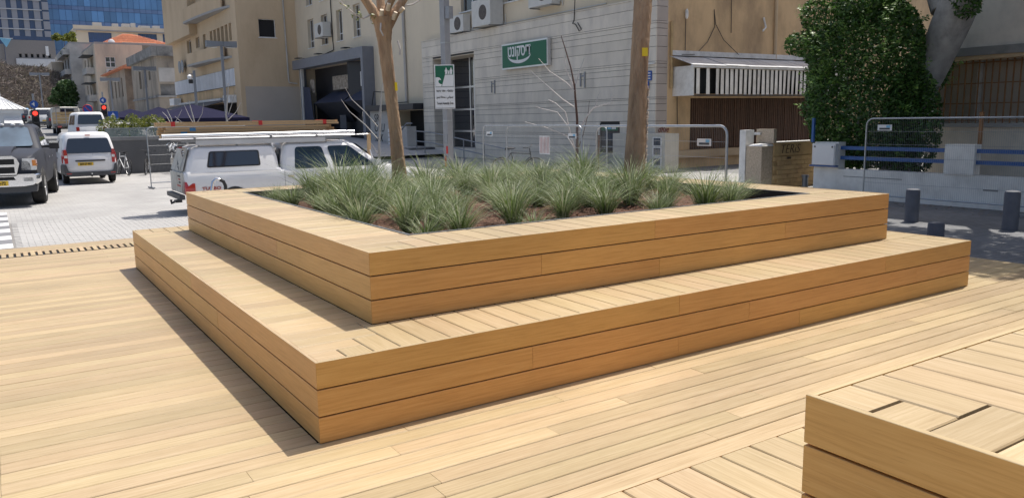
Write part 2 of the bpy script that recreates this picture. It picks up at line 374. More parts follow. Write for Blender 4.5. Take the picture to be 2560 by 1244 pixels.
def text(name, body, size, mt, parent, origin, right, upv, bold=0.0, align='LEFT', depth=0.004, width=None, shear=0.0):
    """lettering laid on a surface: origin, direction of writing, up direction"""
    cu = bpy.data.curves.new('t', 'FONT'); cu.body = body; cu.size = size; cu.extrude = depth; cu.offset = bold; cu.align_x = align; cu.resolution_u = 3; cu.shear = shear
    ob = bpy.data.objects.new('t', cu); COL.objects.link(ob)
    dg = bpy.context.evaluated_depsgraph_get(); me = bpy.data.meshes.new_from_object(ob.evaluated_get(dg)); me.name = name
    bpy.data.objects.remove(ob)
    R, U = Vector(right).normalized(), Vector(upv).normalized(); N = R.cross(U)
    if width and len(me.vertices):
        xs = [v.co.x for v in me.vertices]; k = width/max(1e-6, max(xs)-min(xs)); x0 = min(xs)
        for v in me.vertices: v.co.x = (v.co.x - x0)*k
    for v in me.vertices: c = v.co.copy(); v.co = Vector(origin) + R*c.x + U*c.y + N*c.z
    me.materials.clear(); me.materials.append(M[mt])
    return put(name, me, parent)
# ------------------------------------------------------------------ ground, road, plaza paving
PROF = [(-400, G), (34, G), (38, 0.0), (48, 0.35), (60, 0.8), (80, 1.45), (100, 1.9), (150, 3.8), (250, 9.0), (420, 17.0), (700, 24.0)]
def gz(y):
    for (a, za), (b, zb) in zip(PROF, PROF[1:]):
        if a <= y <= b: return za + (zb-za)*(y-a)/(b-a)
    return PROF[-1][1]
g = MB()
for (a, za), (b, zb) in zip(PROF, PROF[1:]):
    g.poly([(-500, a, za-0.03), (500, a, za-0.03), (500, b, zb-0.03), (-500, b, zb-0.03)])
struct(g.build('ground', 'asphalt'))
# road surface of the street that climbs away behind the low wall
rd = MB(); sw = MB(); kb = MB()
ys = [34.6, 38, 42, 48, 54, 60, 70, 80, 90, 100, 125, 150, 200, 250]
for a, b in zip(ys, ys[1:]):
    rd.poly([(-6, a, gz(a)), (6.2, a, gz(a)), (6.2, b, gz(b)), (-6, b, gz(b))])
    sw.poly([(6.45, a, gz(a)+0.13), (20, a, gz(a)+0.13), (20, b, gz(b)+0.13), (6.45, b, gz(b)+0.13)])
    for x0, x1 in ((6.2, 6.45), (-6.25, -6.0)):
        n = len(kb.v)
        kb.v += [(x0, a, gz(a)-0.02), (x1, a, gz(a)-0.02), (x1, a, gz(a)+0.14), (x0, a, gz(a)+0.14), (x0, b, gz(b)-0.02), (x1, b, gz(b)-0.02), (x1, b, gz(b)+0.14), (x0, b, gz(b)+0.14)]
        kb.f += [(n, n+3, n+7, n+4), (n+3, n+2, n+6, n+7), (n+2, n+1, n+5, n+6)]
struct(rd.build('road', 'asphalt')); struct(sw.build('pavement', 'kerb')); struct(kb.build('kerb', 'kerb'))

def brick_mat(name, c1, c2, joint, bw=0.2, bh=0.1):
    m_ = bpy.data.materials.new(name); m_.use_nodes = True; t = m_.node_tree; b = t.nodes['Principled BSDF']
    geo = nd(t, 'ShaderNodeNewGeometry'); bt = nd(t, 'ShaderNodeTexBrick')
    bt.inputs['Scale'].default_value = 1; bt.inputs['Brick Width'].default_value = bw; bt.inputs['Row Height'].default_value = bh
    bt.inputs['Mortar Size'].default_value = 0.004; bt.inputs['Mortar Smooth'].default_value = 0.2
    bt.inputs['Color1'].default_value = (*c1, 1); bt.inputs['Color2'].default_value = (*c2, 1); bt.inputs['Mortar'].default_value = (*joint, 1)
    t.links.new(geo.outputs['Position'], bt.inputs['Vector'])
    n1 = nd(t, 'ShaderNodeTexNoise'); n1.inputs['Scale'].default_value = 0.7; n1.inputs['Detail'].default_value = 7; t.links.new(geo.outputs['Position'], n1.inputs['Vector'])
    mr = nd(t, 'ShaderNodeMapRange'); mr.inputs['From Min'].default_value = 0.3; mr.inputs['From Max'].default_value = 0.7; mr.inputs['To Min'].default_value = 0.86; mr.inputs['To Max'].default_value = 1.1
    t.links.new(n1.outputs['Fac'], mr.inputs['Value']); hs = nd(t, 'ShaderNodeHueSaturation'); t.links.new(bt.outputs['Color'], hs.inputs['Color']); t.links.new(mr.outputs[0], hs.inputs['Value'])
    t.links.new(hs.outputs[0], b.inputs['Base Color']); b.inputs['Roughness'].default_value = 0.8
    bp = nd(t, 'ShaderNodeBump'); bp.inputs['Strength'].default_value = 0.6; bp.inputs['Distance'].default_value = 0.006; bp.invert = True
    t.links.new(bt.outputs['Fac'], bp.inputs['Height']); t.links.new(bp.outputs[0], b.inputs['Normal']); M[name] = m_
brick_mat('paver_field', (0.385, 0.376, 0.362), (0.33, 0.323, 0.313), (0.18, 0.173, 0.165))
brick_mat('sidewalk_paver', (0.20, 0.20, 0.205), (0.165, 0.165, 0.17), (0.09, 0.09, 0.09))  # dark grey blocks, toned darker still to carry the deep shade there
plaza = MB().poly([(-40, -40, G-0.014), (20.8, -40, G-0.014), (20.8, 33.6, G-0.014), (-40, 33.6, G-0.014)]).build('plaza', 'paver_field')
struct(plaza, 'pale grey block paving of the plaza')
struct(MB().poly([(8.13, -40, G-0.004), (16.1, -40, G-0.004), (16.1, 8.9, G-0.004), (8.13, 8.9, G-0.004)]).build('sidewalk', 'sidewalk_paver'), 'grey paved sidewalk beside the deck, darkened in colour for its shade')
MB().poly([(-3.2, 9.12, G-0.008), (4.2, 9.12, G-0.008), (4.2, 16.3, G-0.008), (-3.2, 16.3, G-0.008)]).build('joint_bed', 'paver_joint', plaza)
def paver_box(mb, x, y, l, w, dz, c=0.006):
    z0, z1 = G-0.05, G+dz
    mb.rings([[(x, y, z0), (x+l, y, z0), (x+l, y+w, z0), (x, y+w, z0)], [(x, y, z1-c), (x+l, y, z1-c), (x+l, y+w, z1-c), (x, y+w, z1-c)],
              [(x+c, y+c, z1), (x+l-c, y+c, z1), (x+l-c, y+w-c, z1), (x+c, y+w-c, z1)]], True)
pm = MB(); paver_box(pm, 0, 0, 0.194, 0.094, 0); pmesh = pm.mesh('paver', 'paver')
far = MB(); npv = 0
row = 0; y = 9.14
while y < 16.2:
    x = -3.1 + (0.1 if row % 2 else 0)
    if y > 12.0: x = max(x, -1.12 + (0.1 if row % 2 else 0))
    while x < 4.1:
        if npv < 296 and -1.75 < x < 2.35 and y < 10.7:
            o = put('paver', pmesh, plaza, (x, y, rnd.uniform(-0.003, 0.003))); o.rotation_euler = (rnd.uniform(-.006, .006), rnd.uniform(-.006, .006), rnd.uniform(-.008, .008)); npv += 1
        else:
            paver_box(far, x+rnd.uniform(-.002, .002), y, 0.193, 0.094, rnd.uniform(-0.003, 0.003))
        x += 0.2
    y += 0.1; row += 1
far.build('far_pavers', 'paver', plaza, kind='stuff')
# striped crossing bed at the edge of the plaza
for i in range(11):
    boxo('stripe_slab', 'paver_white' if i % 2 == 0 else 'paver_grey', plaza, -4.6, 12.1+i*0.62, G-0.05, -1.16, 12.1+i*0.62+0.61, G+0.002 + (0.002 if i % 2 else 0))

# ------------------------------------------------------------------ timber deck
deck = struct(MB().box(-1.40, -9, -0.36, 8.08, 9.02, -0.045).build('deck', 'gap'), 'raised deck of pale bamboo boards')
CH = 0.004
BC = {}
def board_mesh(axis, L, W, T, mt):
    """board with eased top edges lying from 0..L along axis, 0..W across, -T..0 in height"""
    key = (axis, round(L, 4), round(W, 4), T, mt)
    if key not in BC:
        prof = [(0, -T), (W, -T), (W, -CH), (W-CH, 0), (CH, 0), (0, -CH)]
        BC[key] = MB().prism(prof, axis, 0, L).mesh('board', mt)
    return BC[key]
DP, DW = 0.1335, 0.1266
rest = MB()
def deck_row(y, x0, x1, cuts):
    xs = [x0] + [c for c in cuts if x0+0.25 < c < x1-0.25] + [x1]
    for a, b in zip(xs, xs[1:]):
        L = round(b-a-0.0025, 3)
        put('deck_board', board_mesh(0, L, DW, 0.024, 'wood_x'), deck, (a, y, rnd.uniform(-0.0012, 0.0008)))
nrow = 0; y = -1.965 + 0.002
rows = []
while y < 9.0: rows.append(y); y += DP
for i, y in enumerate(rows):
    cuts = []; x = -1.42 + rnd.uniform(0.9, 2.6)
    while x < 8.1: cuts.append(x); x += rnd.choice((1.85, 2.2, 2.75, 3.1))
    yc = y + DW/2
    if 0 < yc < 6.37:
        deck_row(y, -1.42, -0.003 if True else 0, []); deck_row(y, 6.53, 8.1, [])
    elif 8.22 < yc < 8.62:
        deck_row(y, 0.9, 8.1, cuts)
    else: deck_row(y, -1.42, 8.1, cuts)
y = rows[0] - DP
while y > -8.8:
    for a, b in ((-1.42, -0.4), (-0.398, 0.02)): rest.prism([(y, -0.024), (y+DW, -0.024), (y+DW, -CH), (y+DW-CH, 0), (y+CH, 0), (y, -CH)], 0, a, b-0.003)
    y -= DP
rest.build('deck_boards_beyond', 'wood_x', deck, kind='stuff')
# slotted drain strip near the far edge
gy0, gy1 = 8.235, 8.69
MB().box(-1.42, gy0, -0.044, 0.9, gy1, -0.03).build('drain_channel', 'dark', deck)
x = -1.42
while x < 0.88:
    boxo('drain_bar', 'wood_x', deck, x, gy0-0.003, -0.024, x+0.052, gy1, 0.0); x += 0.083
for k in range(5):
    boxo('drain_wire', 'galv_dull', deck, -1.42, gy0+0.05+k*0.088, -0.022, 0.9, gy0+0.058+k*0.088, -0.016)
boxo('deck_skirt', 'wood_y', deck, -1.44, -9, -0.34, -1.422, 9.04, -0.004)
boxo('deck_skirt', 'wood_x', deck, -1.42, 9.03, -0.34, 8.1, 9.048, -0.028)
boxo('deck_skirt', 'wood_y', deck, 8.102, -9, -0.34, 8.12, 9.04, -0.004)

# ------------------------------------------------------------------ stepped planter benches
H = 0.445; FT = 0.021
def ring_boards(P, ox, oy, LX, LY, z, w, p0, inner_lip, hide=()):
    """top boards across a square ring; corners interlock in steps"""
    t = FT + 0.002
    nx = round((LX-2*t)/p0); px = (LX-2*t)/nx; ny = round((LY-2*t)/p0); py = (LY-2*t)/ny
    g_ = 0.0062; WN = w - t - inner_lip
    sides = [('f', nx, px, py), ('r', ny, py, px), ('b', nx, px, py), ('l', ny, py, px)]
    spill = MB()
    for s, n, pp, pq in sides:
        for i in range(n):
            m1 = int(WN/pq); k_ = n-1-i
            ln = WN
            if i < m1: ln = i*pq - g_
            if k_ <= m1: ln = min(ln, min(k_+1, m1)*pq - g_)
            if ln < 0.03: continue
            fillers = [(i, ln)]
            if k_ == m1: fillers.append((i, -1))
            for ii, ln in fillers:
                W = round(pp - g_, 4); a = i*pp + g_/2; dz = rnd.uniform(-0.0012, 0.0006); sh = 0.0
                if ln < 0:
                    ln = WN - m1*pq; sh = m1*pq; W = round((m1+1)*pp - WN - g_, 4)
                    if W < 0.015 or ln < 0.015: continue
                ln = round(ln, 4)
                if s == 'f': me, loc = board_mesh(1, ln, W, 0.022, 'wood_y'), (ox+t+a, oy+t+sh, z)
                elif s == 'b': me, loc = board_mesh(1, ln, W, 0.022, 'wood_y'), (ox+LX-t-a-W, oy+LY-t-ln-sh, z)
                elif s == 'r': me, loc = board_mesh(0, ln, W, 0.022, 'wood_x'), (ox+LX-t-ln-sh, oy+t+a, z)
                else: me, loc = board_mesh(0, ln, W, 0.022, 'wood_x'), (ox+t+sh, oy+LY-t-a-W, z)
                loc = (loc[0], loc[1], z+dz)
                if s in hide:
                    n0 = len(spill.v); spill.v += [(v.co.x+loc[0], v.co.y+loc[1], v.co.z+loc[2]) for v in me.vertices]; spill.f += [tuple(n0+q for q in f.vertices) for f in me.polygons]
                else: put('top_board', me, P, loc)
    if spill.v: spill.build('far_top_boards', 'wood_y', P, kind='stuff')
def fascia(P, ox, oy, LX, LY, z0, joints):
    bh = (H - 2*0.008)/3
    for s in 'frbl':
        L = LX if s in 'fb' else LY
        for k in range(3):
            za = z0 + k*(bh+0.008); zb = za + bh
            if k == 2: zb = z0 + H + 0.0005
            if k == 0 and z0 < 0.1: za += 0.004
            js = [0.0] + list(joints.get((s, k), [L*rnd.uniform(.3, .45), L*rnd.uniform(.6, .8)])) + [L]
            for a, b in zip(js, js[1:]):
                if a > 0: a += 0.0012
                b = b - 0.0012 if b < L else b
                q = 0.0015; d = rnd.uniform(0, 0.0012)
                if s == 'f': pts = ([(oy+d, za+q), (oy+d+q, za), (oy+FT, za), (oy+FT, zb), (oy+d+q, zb), (oy+d, zb-q)], 0, ox+a, ox+b)
                elif s == 'b': pts = ([(oy+LY-d, za+q), (oy+LY-d-q, za), (oy+LY-FT, za), (oy+LY-FT, zb), (oy+LY-d-q, zb), (oy+LY-d, zb-q)], 0, ox+a, ox+b)
                elif s == 'l': pts = ([(ox+d, za+q), (ox+d+q, za), (ox+FT, za), (ox+FT, zb), (ox+d+q, zb), (ox+d, zb-q)], 1, oy+a, oy+b)
                else: pts = ([(ox+LX-d, za+q), (ox+LX-d-q, za), (ox+LX-FT, za), (ox+LX-FT, zb), (ox+LX-d-q, zb), (ox+LX-d, zb-q)], 1, oy+a, oy+b)
                mb = MB().prism(*pts); ax = 0 if s in 'fb' else 1; o_ = ox if ax == 0 else oy; nv = []
                for v in mb.v:                  # mitre the ends that meet at a corner
                    v = list(v); dep = {'f': v[1]-oy, 'b': oy+LY-v[1], 'l': v[0]-ox, 'r': ox+LX-v[0]}[s]
                    if abs(v[ax]-o_) < 1e-4: v[ax] += dep+0.0006
                    elif abs(v[ax]-o_-L) < 1e-4: v[ax] -= dep+0.0006
                    nv.append(tuple(v))
                mb.v = nv
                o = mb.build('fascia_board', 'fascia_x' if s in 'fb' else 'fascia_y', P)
                if k == 2:                      # top edge of the uppermost board, coloured paler for the sun on it
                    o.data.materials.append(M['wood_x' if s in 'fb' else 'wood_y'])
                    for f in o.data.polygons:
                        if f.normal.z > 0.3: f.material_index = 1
def planter(label, ox, oy, hide1, hide2, j1, j2, SY=0.556):
    P = thing('planter_bench', label, 'planter')
    LX, LY = 6.513, 6.364; S = 0.556; UX, UY = 5.448, 5.403; R = 0.545
    ix0, iy0, ix1, iy1 = ox+S+R, oy+SY+R, ox+S+UX-R, oy+SY+UY-R
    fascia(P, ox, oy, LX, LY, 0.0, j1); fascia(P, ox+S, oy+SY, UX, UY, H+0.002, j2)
    ring_boards(P, ox, oy, LX, LY, H, S, 0.157, 0.004, hide1)
    ring_boards(P, ox+S, oy+SY, UX, UY, 2*H, R, 0.157, 0.030, hide2)
    c = MB(); e = 0.026                      # dark carcass behind the boards
    for (a, b, c0, d) in ((ox+e, oy+e, ox+LX-e, oy+SY+0.05), (ox+e, oy+LY-0.5, ox+LX-e, oy+LY-e), (ox+e, oy+SY+0.051, ox+S+0.05, oy+LY-0.501), (ox+LX-0.5, oy+SY+0.051, ox+LX-e, oy+LY-0.501)):
        c.box(a, b, 0.002, c0, d, H-0.0235)
    a0, b0, a1, b1 = ox+S+e, oy+SY+e, ox+S+UX-e, oy+SY+UY-e
    c.box(a0, b0, H-0.02, a1, iy0-0.012, 2*H-0.0235).box(a0, iy1+0.012, H-0.02, a1, b1, 2*H-0.0235)
    c.box(a0, iy0-0.011, H-0.02, ix0-0.012, iy1+0.011, 2*H-0.0235).box(ix1+0.012, iy0-0.011, H-0.02, a1, iy1+0.011, 2*H-0.0235)
    c.build('carcass', 'gap', P)
    rim = MB(); rw = 0.026; z0, z1 = 2*H-0.012, 2*H+0.004
    rim.box(ix0-rw, iy0-rw, z0, ix1+rw, iy0-0.004, z1).box(ix0-rw, iy1+0.004, z0, ix1+rw, iy1+rw, z1)
    rim.box(ix0-rw, iy0-0.0039, z0, ix0-0.004, iy1+0.0039, z1).box(ix1+0.004, iy0-0.0039, z0, ix1+rw, iy1+0.0039, z1)
    rim.build('steel_rim', 'steel_rim', P)
    ln = MB(); t = 0.004
    ln.box(ix0-t, iy0-t, 0.3, ix1+t, iy0, 2*H+0.002).box(ix0-t, iy1, 0.3, ix1+t, iy1+t, 2*H+0.002)
    ln.box(ix0-t, iy0+0.0005, 0.3, ix0, iy1-0.0005, 2*H+0.002).box(ix1, iy0+0.0005, 0.3, ix1+t, iy1-0.0005, 2*H+0.002)
    ln.build('liner', 'liner', P)
    return P, (ix0, iy0, ix1, iy1)
j1 = {('f', 2): [2.62, 5.1], ('f', 1): [1.37, 3.35, 5.6], ('f', 0): [2.62, 3.95], ('l', 2): [3.1], ('l', 1): [2.2, 4.6], ('l', 0): [3.6]}
j2 = {('f', 2): [2.35], ('f', 1): [1.28, 3.9], ('f', 0): [2.4], ('l', 2): [3.0], ('l', 1): [1.9, 3.9], ('l', 0): [3.1]}
planter_a, (ix0, iy0, ix1, iy1) = planter('two-tier bamboo bench planter full of grey-green grass, standing mid-deck', 0.0, 0.0, ('r', 'b'), (), j1, j2)
planter_b, (jx0, jy0, jx1, jy1) = planter('second bamboo bench planter, only its board-topped corner in frame nearest the viewer', 0.024, -1.967-6.364, ('r', 'f'), ('r', 'f'), {('b', 2): [3.2], ('b', 1): [2.0, 4.4]}, {('l', 2): [2.6], ('l', 1): [1.7], ('l', 0): [2.9]}, 6.364-5.403-0.556)

# soil in both planters
def soil_sheet(name, x0, y0, x1, y1, z, label, n=46):
    s = MB(); r = random.Random(3)
    for j in range(n+1):
        for i in range(n+1):
            s.v.append((x0+(x1-x0)*i/n, y0+(y1-y0)*j/n, z + r.uniform(-0.016, 0.018) + 0.03*math.sin(i*0.45)*math.sin(j*0.37)))
    for j in range(n):
        for i in range(n): a = j*(n+1)+i; s.f.append((a, a+1, a+n+2, a+n+1))
    o = s.build(name, 'soil', None, smooth=True, angle=80); o['kind'] = 'stuff'; o['label'] = label; return o
SZ = 2*H - 0.115
soil_sheet('soil', ix0+.001, iy0+.001, ix1-.001, iy1-.001, SZ, 'dark reddish planting soil between the grass clumps')
soil_sheet('soil', jx0+.001, jy0+.001, jx1-.001, jy1-.001, SZ, 'dark soil inside the nearest planter', 16)
ml = MB(); r = random.Random(11)
for _ in range(5200):
    x, y = r.uniform(ix0+.02, ix1-.02), r.uniform(iy0+.02, iy1-.02)
    L, W, a = r.uniform(.015, .05), r.uniform(.004, .011), r.uniform(0, PI); z = SZ + r.uniform(.004, .04)
    dx, dy = math.cos(a)*L/2, math.sin(a)*L/2; ex, ey = -math.sin(a)*W/2, math.cos(a)*W/2; tz = r.uniform(-.008, .008)
    ml.poly([(x-dx-ex, y-dy-ey, z-tz), (x+dx-ex, y+dy-ey, z+tz), (x+dx+ex, y+dy+ey, z+tz+.003), (x-dx+ex, y-dy+ey, z-tz+.003)])
o = ml.build('mulch', 'mulch'); o['kind'] = 'stuff'; o['label'] = 'reddish bark mulch strewn on the planter soil'

# grass clumps
def clump_mesh(seed, nb, hh, spread, droop):
    r = random.Random(seed); c = MB()
    for _ in range(nb):
        a = r.uniform(0, 2*PI); lean = abs(r.gauss(0, 1))*spread; h = hh*r.uniform(0.55, 1.12); w = r.uniform(0.0019, 0.004)
        b = r.uniform(0, 0.055); bx, by = math.cos(a+r.uniform(-.6, .6))*b, math.sin(a+r.uniform(-.6, .6))*b
        d = Vector((math.cos(a), math.sin(a), 0)); side = Vector((-d.y, d.x, 0)); tw = r.uniform(-.9, .9)
        side = (side*math.cos(tw) + d*math.sin(tw)); pts = []
        dr = droop*r.uniform(0.3, 1.3)
        for k in range(5):
            t = k/4; out = h*lean*t + dr*h*t*t*t; zz = h*(t - 0.42*dr*t*t*t) * (1-0.16*min(lean, 1.5)) - 0.02
            pts.append(Vector((bx, by, 0)) + d*out + Vector((0, 0, zz)))
        n = len(c.v)
        for k, p in enumerate(pts):
            ww = w*(1-0.85*(k/4)**2); c.v += [tuple(p-side*ww), tuple(p+side*ww)]
        for k in range(4): q = n+2*k; c.f.append((q, q+1, q+3, q+2))
    return c.mesh('grass_clump', 'grass_blade')
CM = [clump_mesh(20+i, 330, 0.37+0.04*(i % 4), 0.31+.06*(i % 3), 0.55) for i in range(8)]
SM = [clump_mesh(60+i, 210, 0.27, 0.5, 0.6) for i in range(3)]
TR, TL = (5.09, 3.23), (2.95, 5.2)
r = random.Random(5); spots = []
nx_, ny_ = 9, 9
for i in range(nx_):
    for j in range(ny_):
        x = ix0 + 0.26 + (ix1-ix0-0.5)*i/(nx_-1) + r.uniform(-.13, .13); y = iy0 + 0.28 + (iy1-iy0-0.5)*j/(ny_-1) + r.uniform(-.13, .13)
        if math.hypot(x-TR[0], y-TR[1]) < 0.2 or math.hypot(x-TL[0], y-TL[1]) < 0.2: continue
        if x > ix1-0.5 and y < iy0+0.5: continue           # bare corner towards the street
        if x < ix0+0.35 and y > iy1-0.55: continue
        if (x-ix0)-(y-iy0) > 1.7 and r.random() < 0.5: continue        # thinner planting on that side
        if r.random() < 0.10 and y < iy0+2.2: continue
        spots.append((x, y))
for x, y in spots:
    edge = y < iy0+0.5 or x < ix0+0.5
    sc_ = r.uniform(0.68, 1.3) * (0.9 if edge else 1.04); small = edge and r.random() < 0.3
    o = put('grass_clump', r.choice(SM if small else CM), None, (x, y, SZ+0.005), rot=(0, 0, r.uniform(0, 2*PI))); o.scale = (sc_, sc_, sc_*r.uniform(.92, 1.12))
    tag(o, 'clump of fine grey-green ornamental grass in the bench planter', 'grass clump', 'grass clumps in the bench planter')
# scrap of clear plastic caught in the grass
ps = MB(); r = random.Random(4)
for _ in range(14):
    c0 = Vector((5.0+r.uniform(-.16, .16), 4.35+r.uniform(-.1, .1), SZ+.26+r.uniform(-.08, .1)))
    p = [c0 + Vector((r.uniform(-.035, .035), r.uniform(-.035, .035), r.uniform(-.03, .03))) for _ in range(3)]; ps.poly(p)
tag(ps.build('plastic_scrap', 'plastic_sheet'), 'crumpled scrap of clear plastic caught in the grass', 'plastic scrap')

# ------------------------------------------------------------------ two street trees in the planter
def trunk_mesh(pts, rad, n=18, seed=1, wob=0.05, rough=.012):
    r = random.Random(seed); ph = [r.uniform(0, 6.28) for _ in range(4)]; rs = []
    P = [Vector(p) for p in pts]; dense = []; R = []
    for i in range(len(P)-1):
        for k in range(14): t = k/14; dense.append(P[i].lerp(P[i+1], t)); R.append(rad[i]+(rad[i+1]-rad[i])*t)
    dense.append(P[-1]); R.append(rad[-1]); m_ = MB(); prev = Vector((1, 0, 0))
    for i, p in enumerate(dense):
        d = (dense[min(i+1, len(dense)-1)] - dense[max(i-1, 0)]).normalized(); u = (prev - d*prev.dot(d)).normalized(); w = d.cross(u); prev = u
        ring = []
        for k in range(n):
            a = 2*PI*k/n; q = 1 + wob*math.sin(2*a+ph[0]+i*.13) + wob*.6*math.sin(5*a+ph[1]+i*.21) + r.uniform(-rough, rough)
            ring.append(p + (u*math.cos(a)+w*math.sin(a))*R[i]*q)
        rs.append(ring)
    return m_.rings(rs, True)
t1 = thing('street_tree', 'pollarded street tree with forked top and cut stubs, in the bench planter', 'tree', (TL[0], TL[1], SZ))
trunk_mesh([(0, 0, -.12), (0, 0, .25), (-.03, .0, .7), (-.08, .0, 1.3), (-.13, 0, 1.85), (-.14, 0, 2.13)], [.105, .088, .079, .074, .078, .125], 26, seed=3, rough=.035).build('trunk', 'bark', t1, smooth=True, angle=70)
for pts, rad in (([(-.15, 0, 2.0), (-.27, .02, 2.22), (-.42, .05, 2.45), (-.5, .06, 2.8)], [.066, .056, .048, .04]), ([(-.1, 0, 2.0), (.02, -.02, 2.2), (.16, -.03, 2.38), (.24, -.03, 2.7)], [.068, .056, .046, .04]), ([(-.13, .02, 2.05), (-.12, .08, 2.3), (-.1, .16, 2.7)], [.062, .052, .04]), ([(-.12, -.02, 2.05), (-.1, -.1, 2.25), (-.06, -.16, 2.36)], [.05, .042, .036])):
    trunk_mesh(pts, rad, 12, seed=len(pts)+3).build('limb', 'bark', t1, smooth=True, angle=70)
for p, q in (((-.19, -.07, 2.12), (-.2, -.12, 2.2)), ((-.05, -.09, 2.1), (-.03, -.14, 2.18)), ((-.12, -.11, 2.2), (-.12, -.16, 2.27)), ((.06, -.06, 2.2), (.09, -.11, 2.24))):
    MB().cyl(p, q, .028, .024, 10).build('cut_stub', 'cut_wood', t1)
for pth in ([(-.27, 0, 2.16), (-.4, -.02, 2.1), (-.5, -.03, 2.14), (-.62, -.04, 2.22), (-.78, -.05, 2.36)], [(.08, -.04, 2.26), (.25, -.05, 2.3), (.45, -.06, 2.42), (.6, -.05, 2.6)], [(-.2, -.08, 2.05), (-.22, -.1, 1.97), (-.19, -.11, 1.9)], [(.0, -.1, 1.85), (.02, -.12, 1.75), (.01, -.12, 1.68)], [(-.4, .02, 2.4), (-.55, 0, 2.5), (-.72, 0, 2.72)]):
    MB().tube(pth, [.012-.002*i for i in range(len(pth))], 6).build('twig', 'twig_pale', t1)
lf = MB(); r = random.Random(9)
for cx, cy, cz, n in ((-.45, -.03, 2.16, 16), (-.28, -.02, 2.12, 10), (-.6, -.03, 2.25, 8)):
    for _ in range(n):
        c0 = Vector((cx+r.gauss(0, .04), cy+r.gauss(0, .03), cz+r.gauss(0, .035))); a = Vector((r.gauss(0, 1), r.gauss(0, 1), r.gauss(0, 1))).normalized(); b_ = a.orthogonal().normalized()
        lf.poly([c0-a*.025, c0+b_*.011, c0+a*.025, c0-b_*.011])
lf.build('leaves', 'hedge_leaf', t1, kind='stuff')
MB().slab([(-.05, -.076, 1.26), (-.012, -.06, 1.26), (-.016, -.06, 1.36), (-.054, -.076, 1.36)], .006).build('tag', 'yellow', t1)
t2 = thing('street_tree', 'straight thick tree trunk with square yellow tag, in front of the bank', 'tree', (TR[0], TR[1], SZ))
trunk_mesh([(0, 0, -.12), (.01, .005, .3), (.06, .03, .9), (.17, .1, 1.7), (.27, .17, 2.3), (.4, .25, 3.2), (.5, .3, 4.2)], [.14, .119, .113, .108, .104, .1, .1], 30, seed=8, wob=.035, rough=.03).build('trunk', 'bark', t2, smooth=True, angle=70)
for pts, rad in (([(.5, .3, 4.1), (.8, .5, 4.7), (1.0, .6, 5.4)], [.08, .065, .05]), ([(.48, .3, 4.1), (.2, .2, 4.6), (0, .15, 5.3)], [.08, .065, .05]), ([(.5, .3, 4.1), (.45, .6, 4.7), (.5, .8, 5.3)], [.075, .06, .05])):
    trunk_mesh(pts, rad, 12, seed=5).build('limb', 'bark', t2, smooth=True, angle=70)
fl = MB(); r = random.Random(2)
for _ in range(240):
    z = r.uniform(.35, 1.25); a = r.gauss(-0.62, 0.16); c0 = Vector((.03+.06*z + math.cos(a)*.116, .015+.03*z+math.sin(a)*.116, z)); s_ = r.uniform(.006, .016)
    d1 = Vector((r.gauss(0, 1), r.gauss(0, 1), r.gauss(0, 1.5))).normalized(); d2 = d1.orthogonal().normalized(); fl.slab([c0-d1*s_-d2*s_*.5, c0+d1*s_-d2*s_*.4, c0+d1*s_+d2*s_*.5, c0-d1*s_+d2*s_*.5], .004)
fl.build('flaking_bark', 'bark_pale', t2, kind='stuff')
tg = Vector((.155, .085, 1.64)); vd = Vector((-.66, -.75, 0)); rd_ = Vector((.75, -.66, 0))
MB().slab([tg+vd*.111+rd_*.02+Vector((0, 0, -.045)), tg+vd*.092+rd_*.085+Vector((0, 0, -.045)), tg+vd*.092+rd_*.085+Vector((0, 0, .05)), tg+vd*.111+rd_*.02+Vector((0, 0, .05))], .006).build('tag', 'yellow', t2)
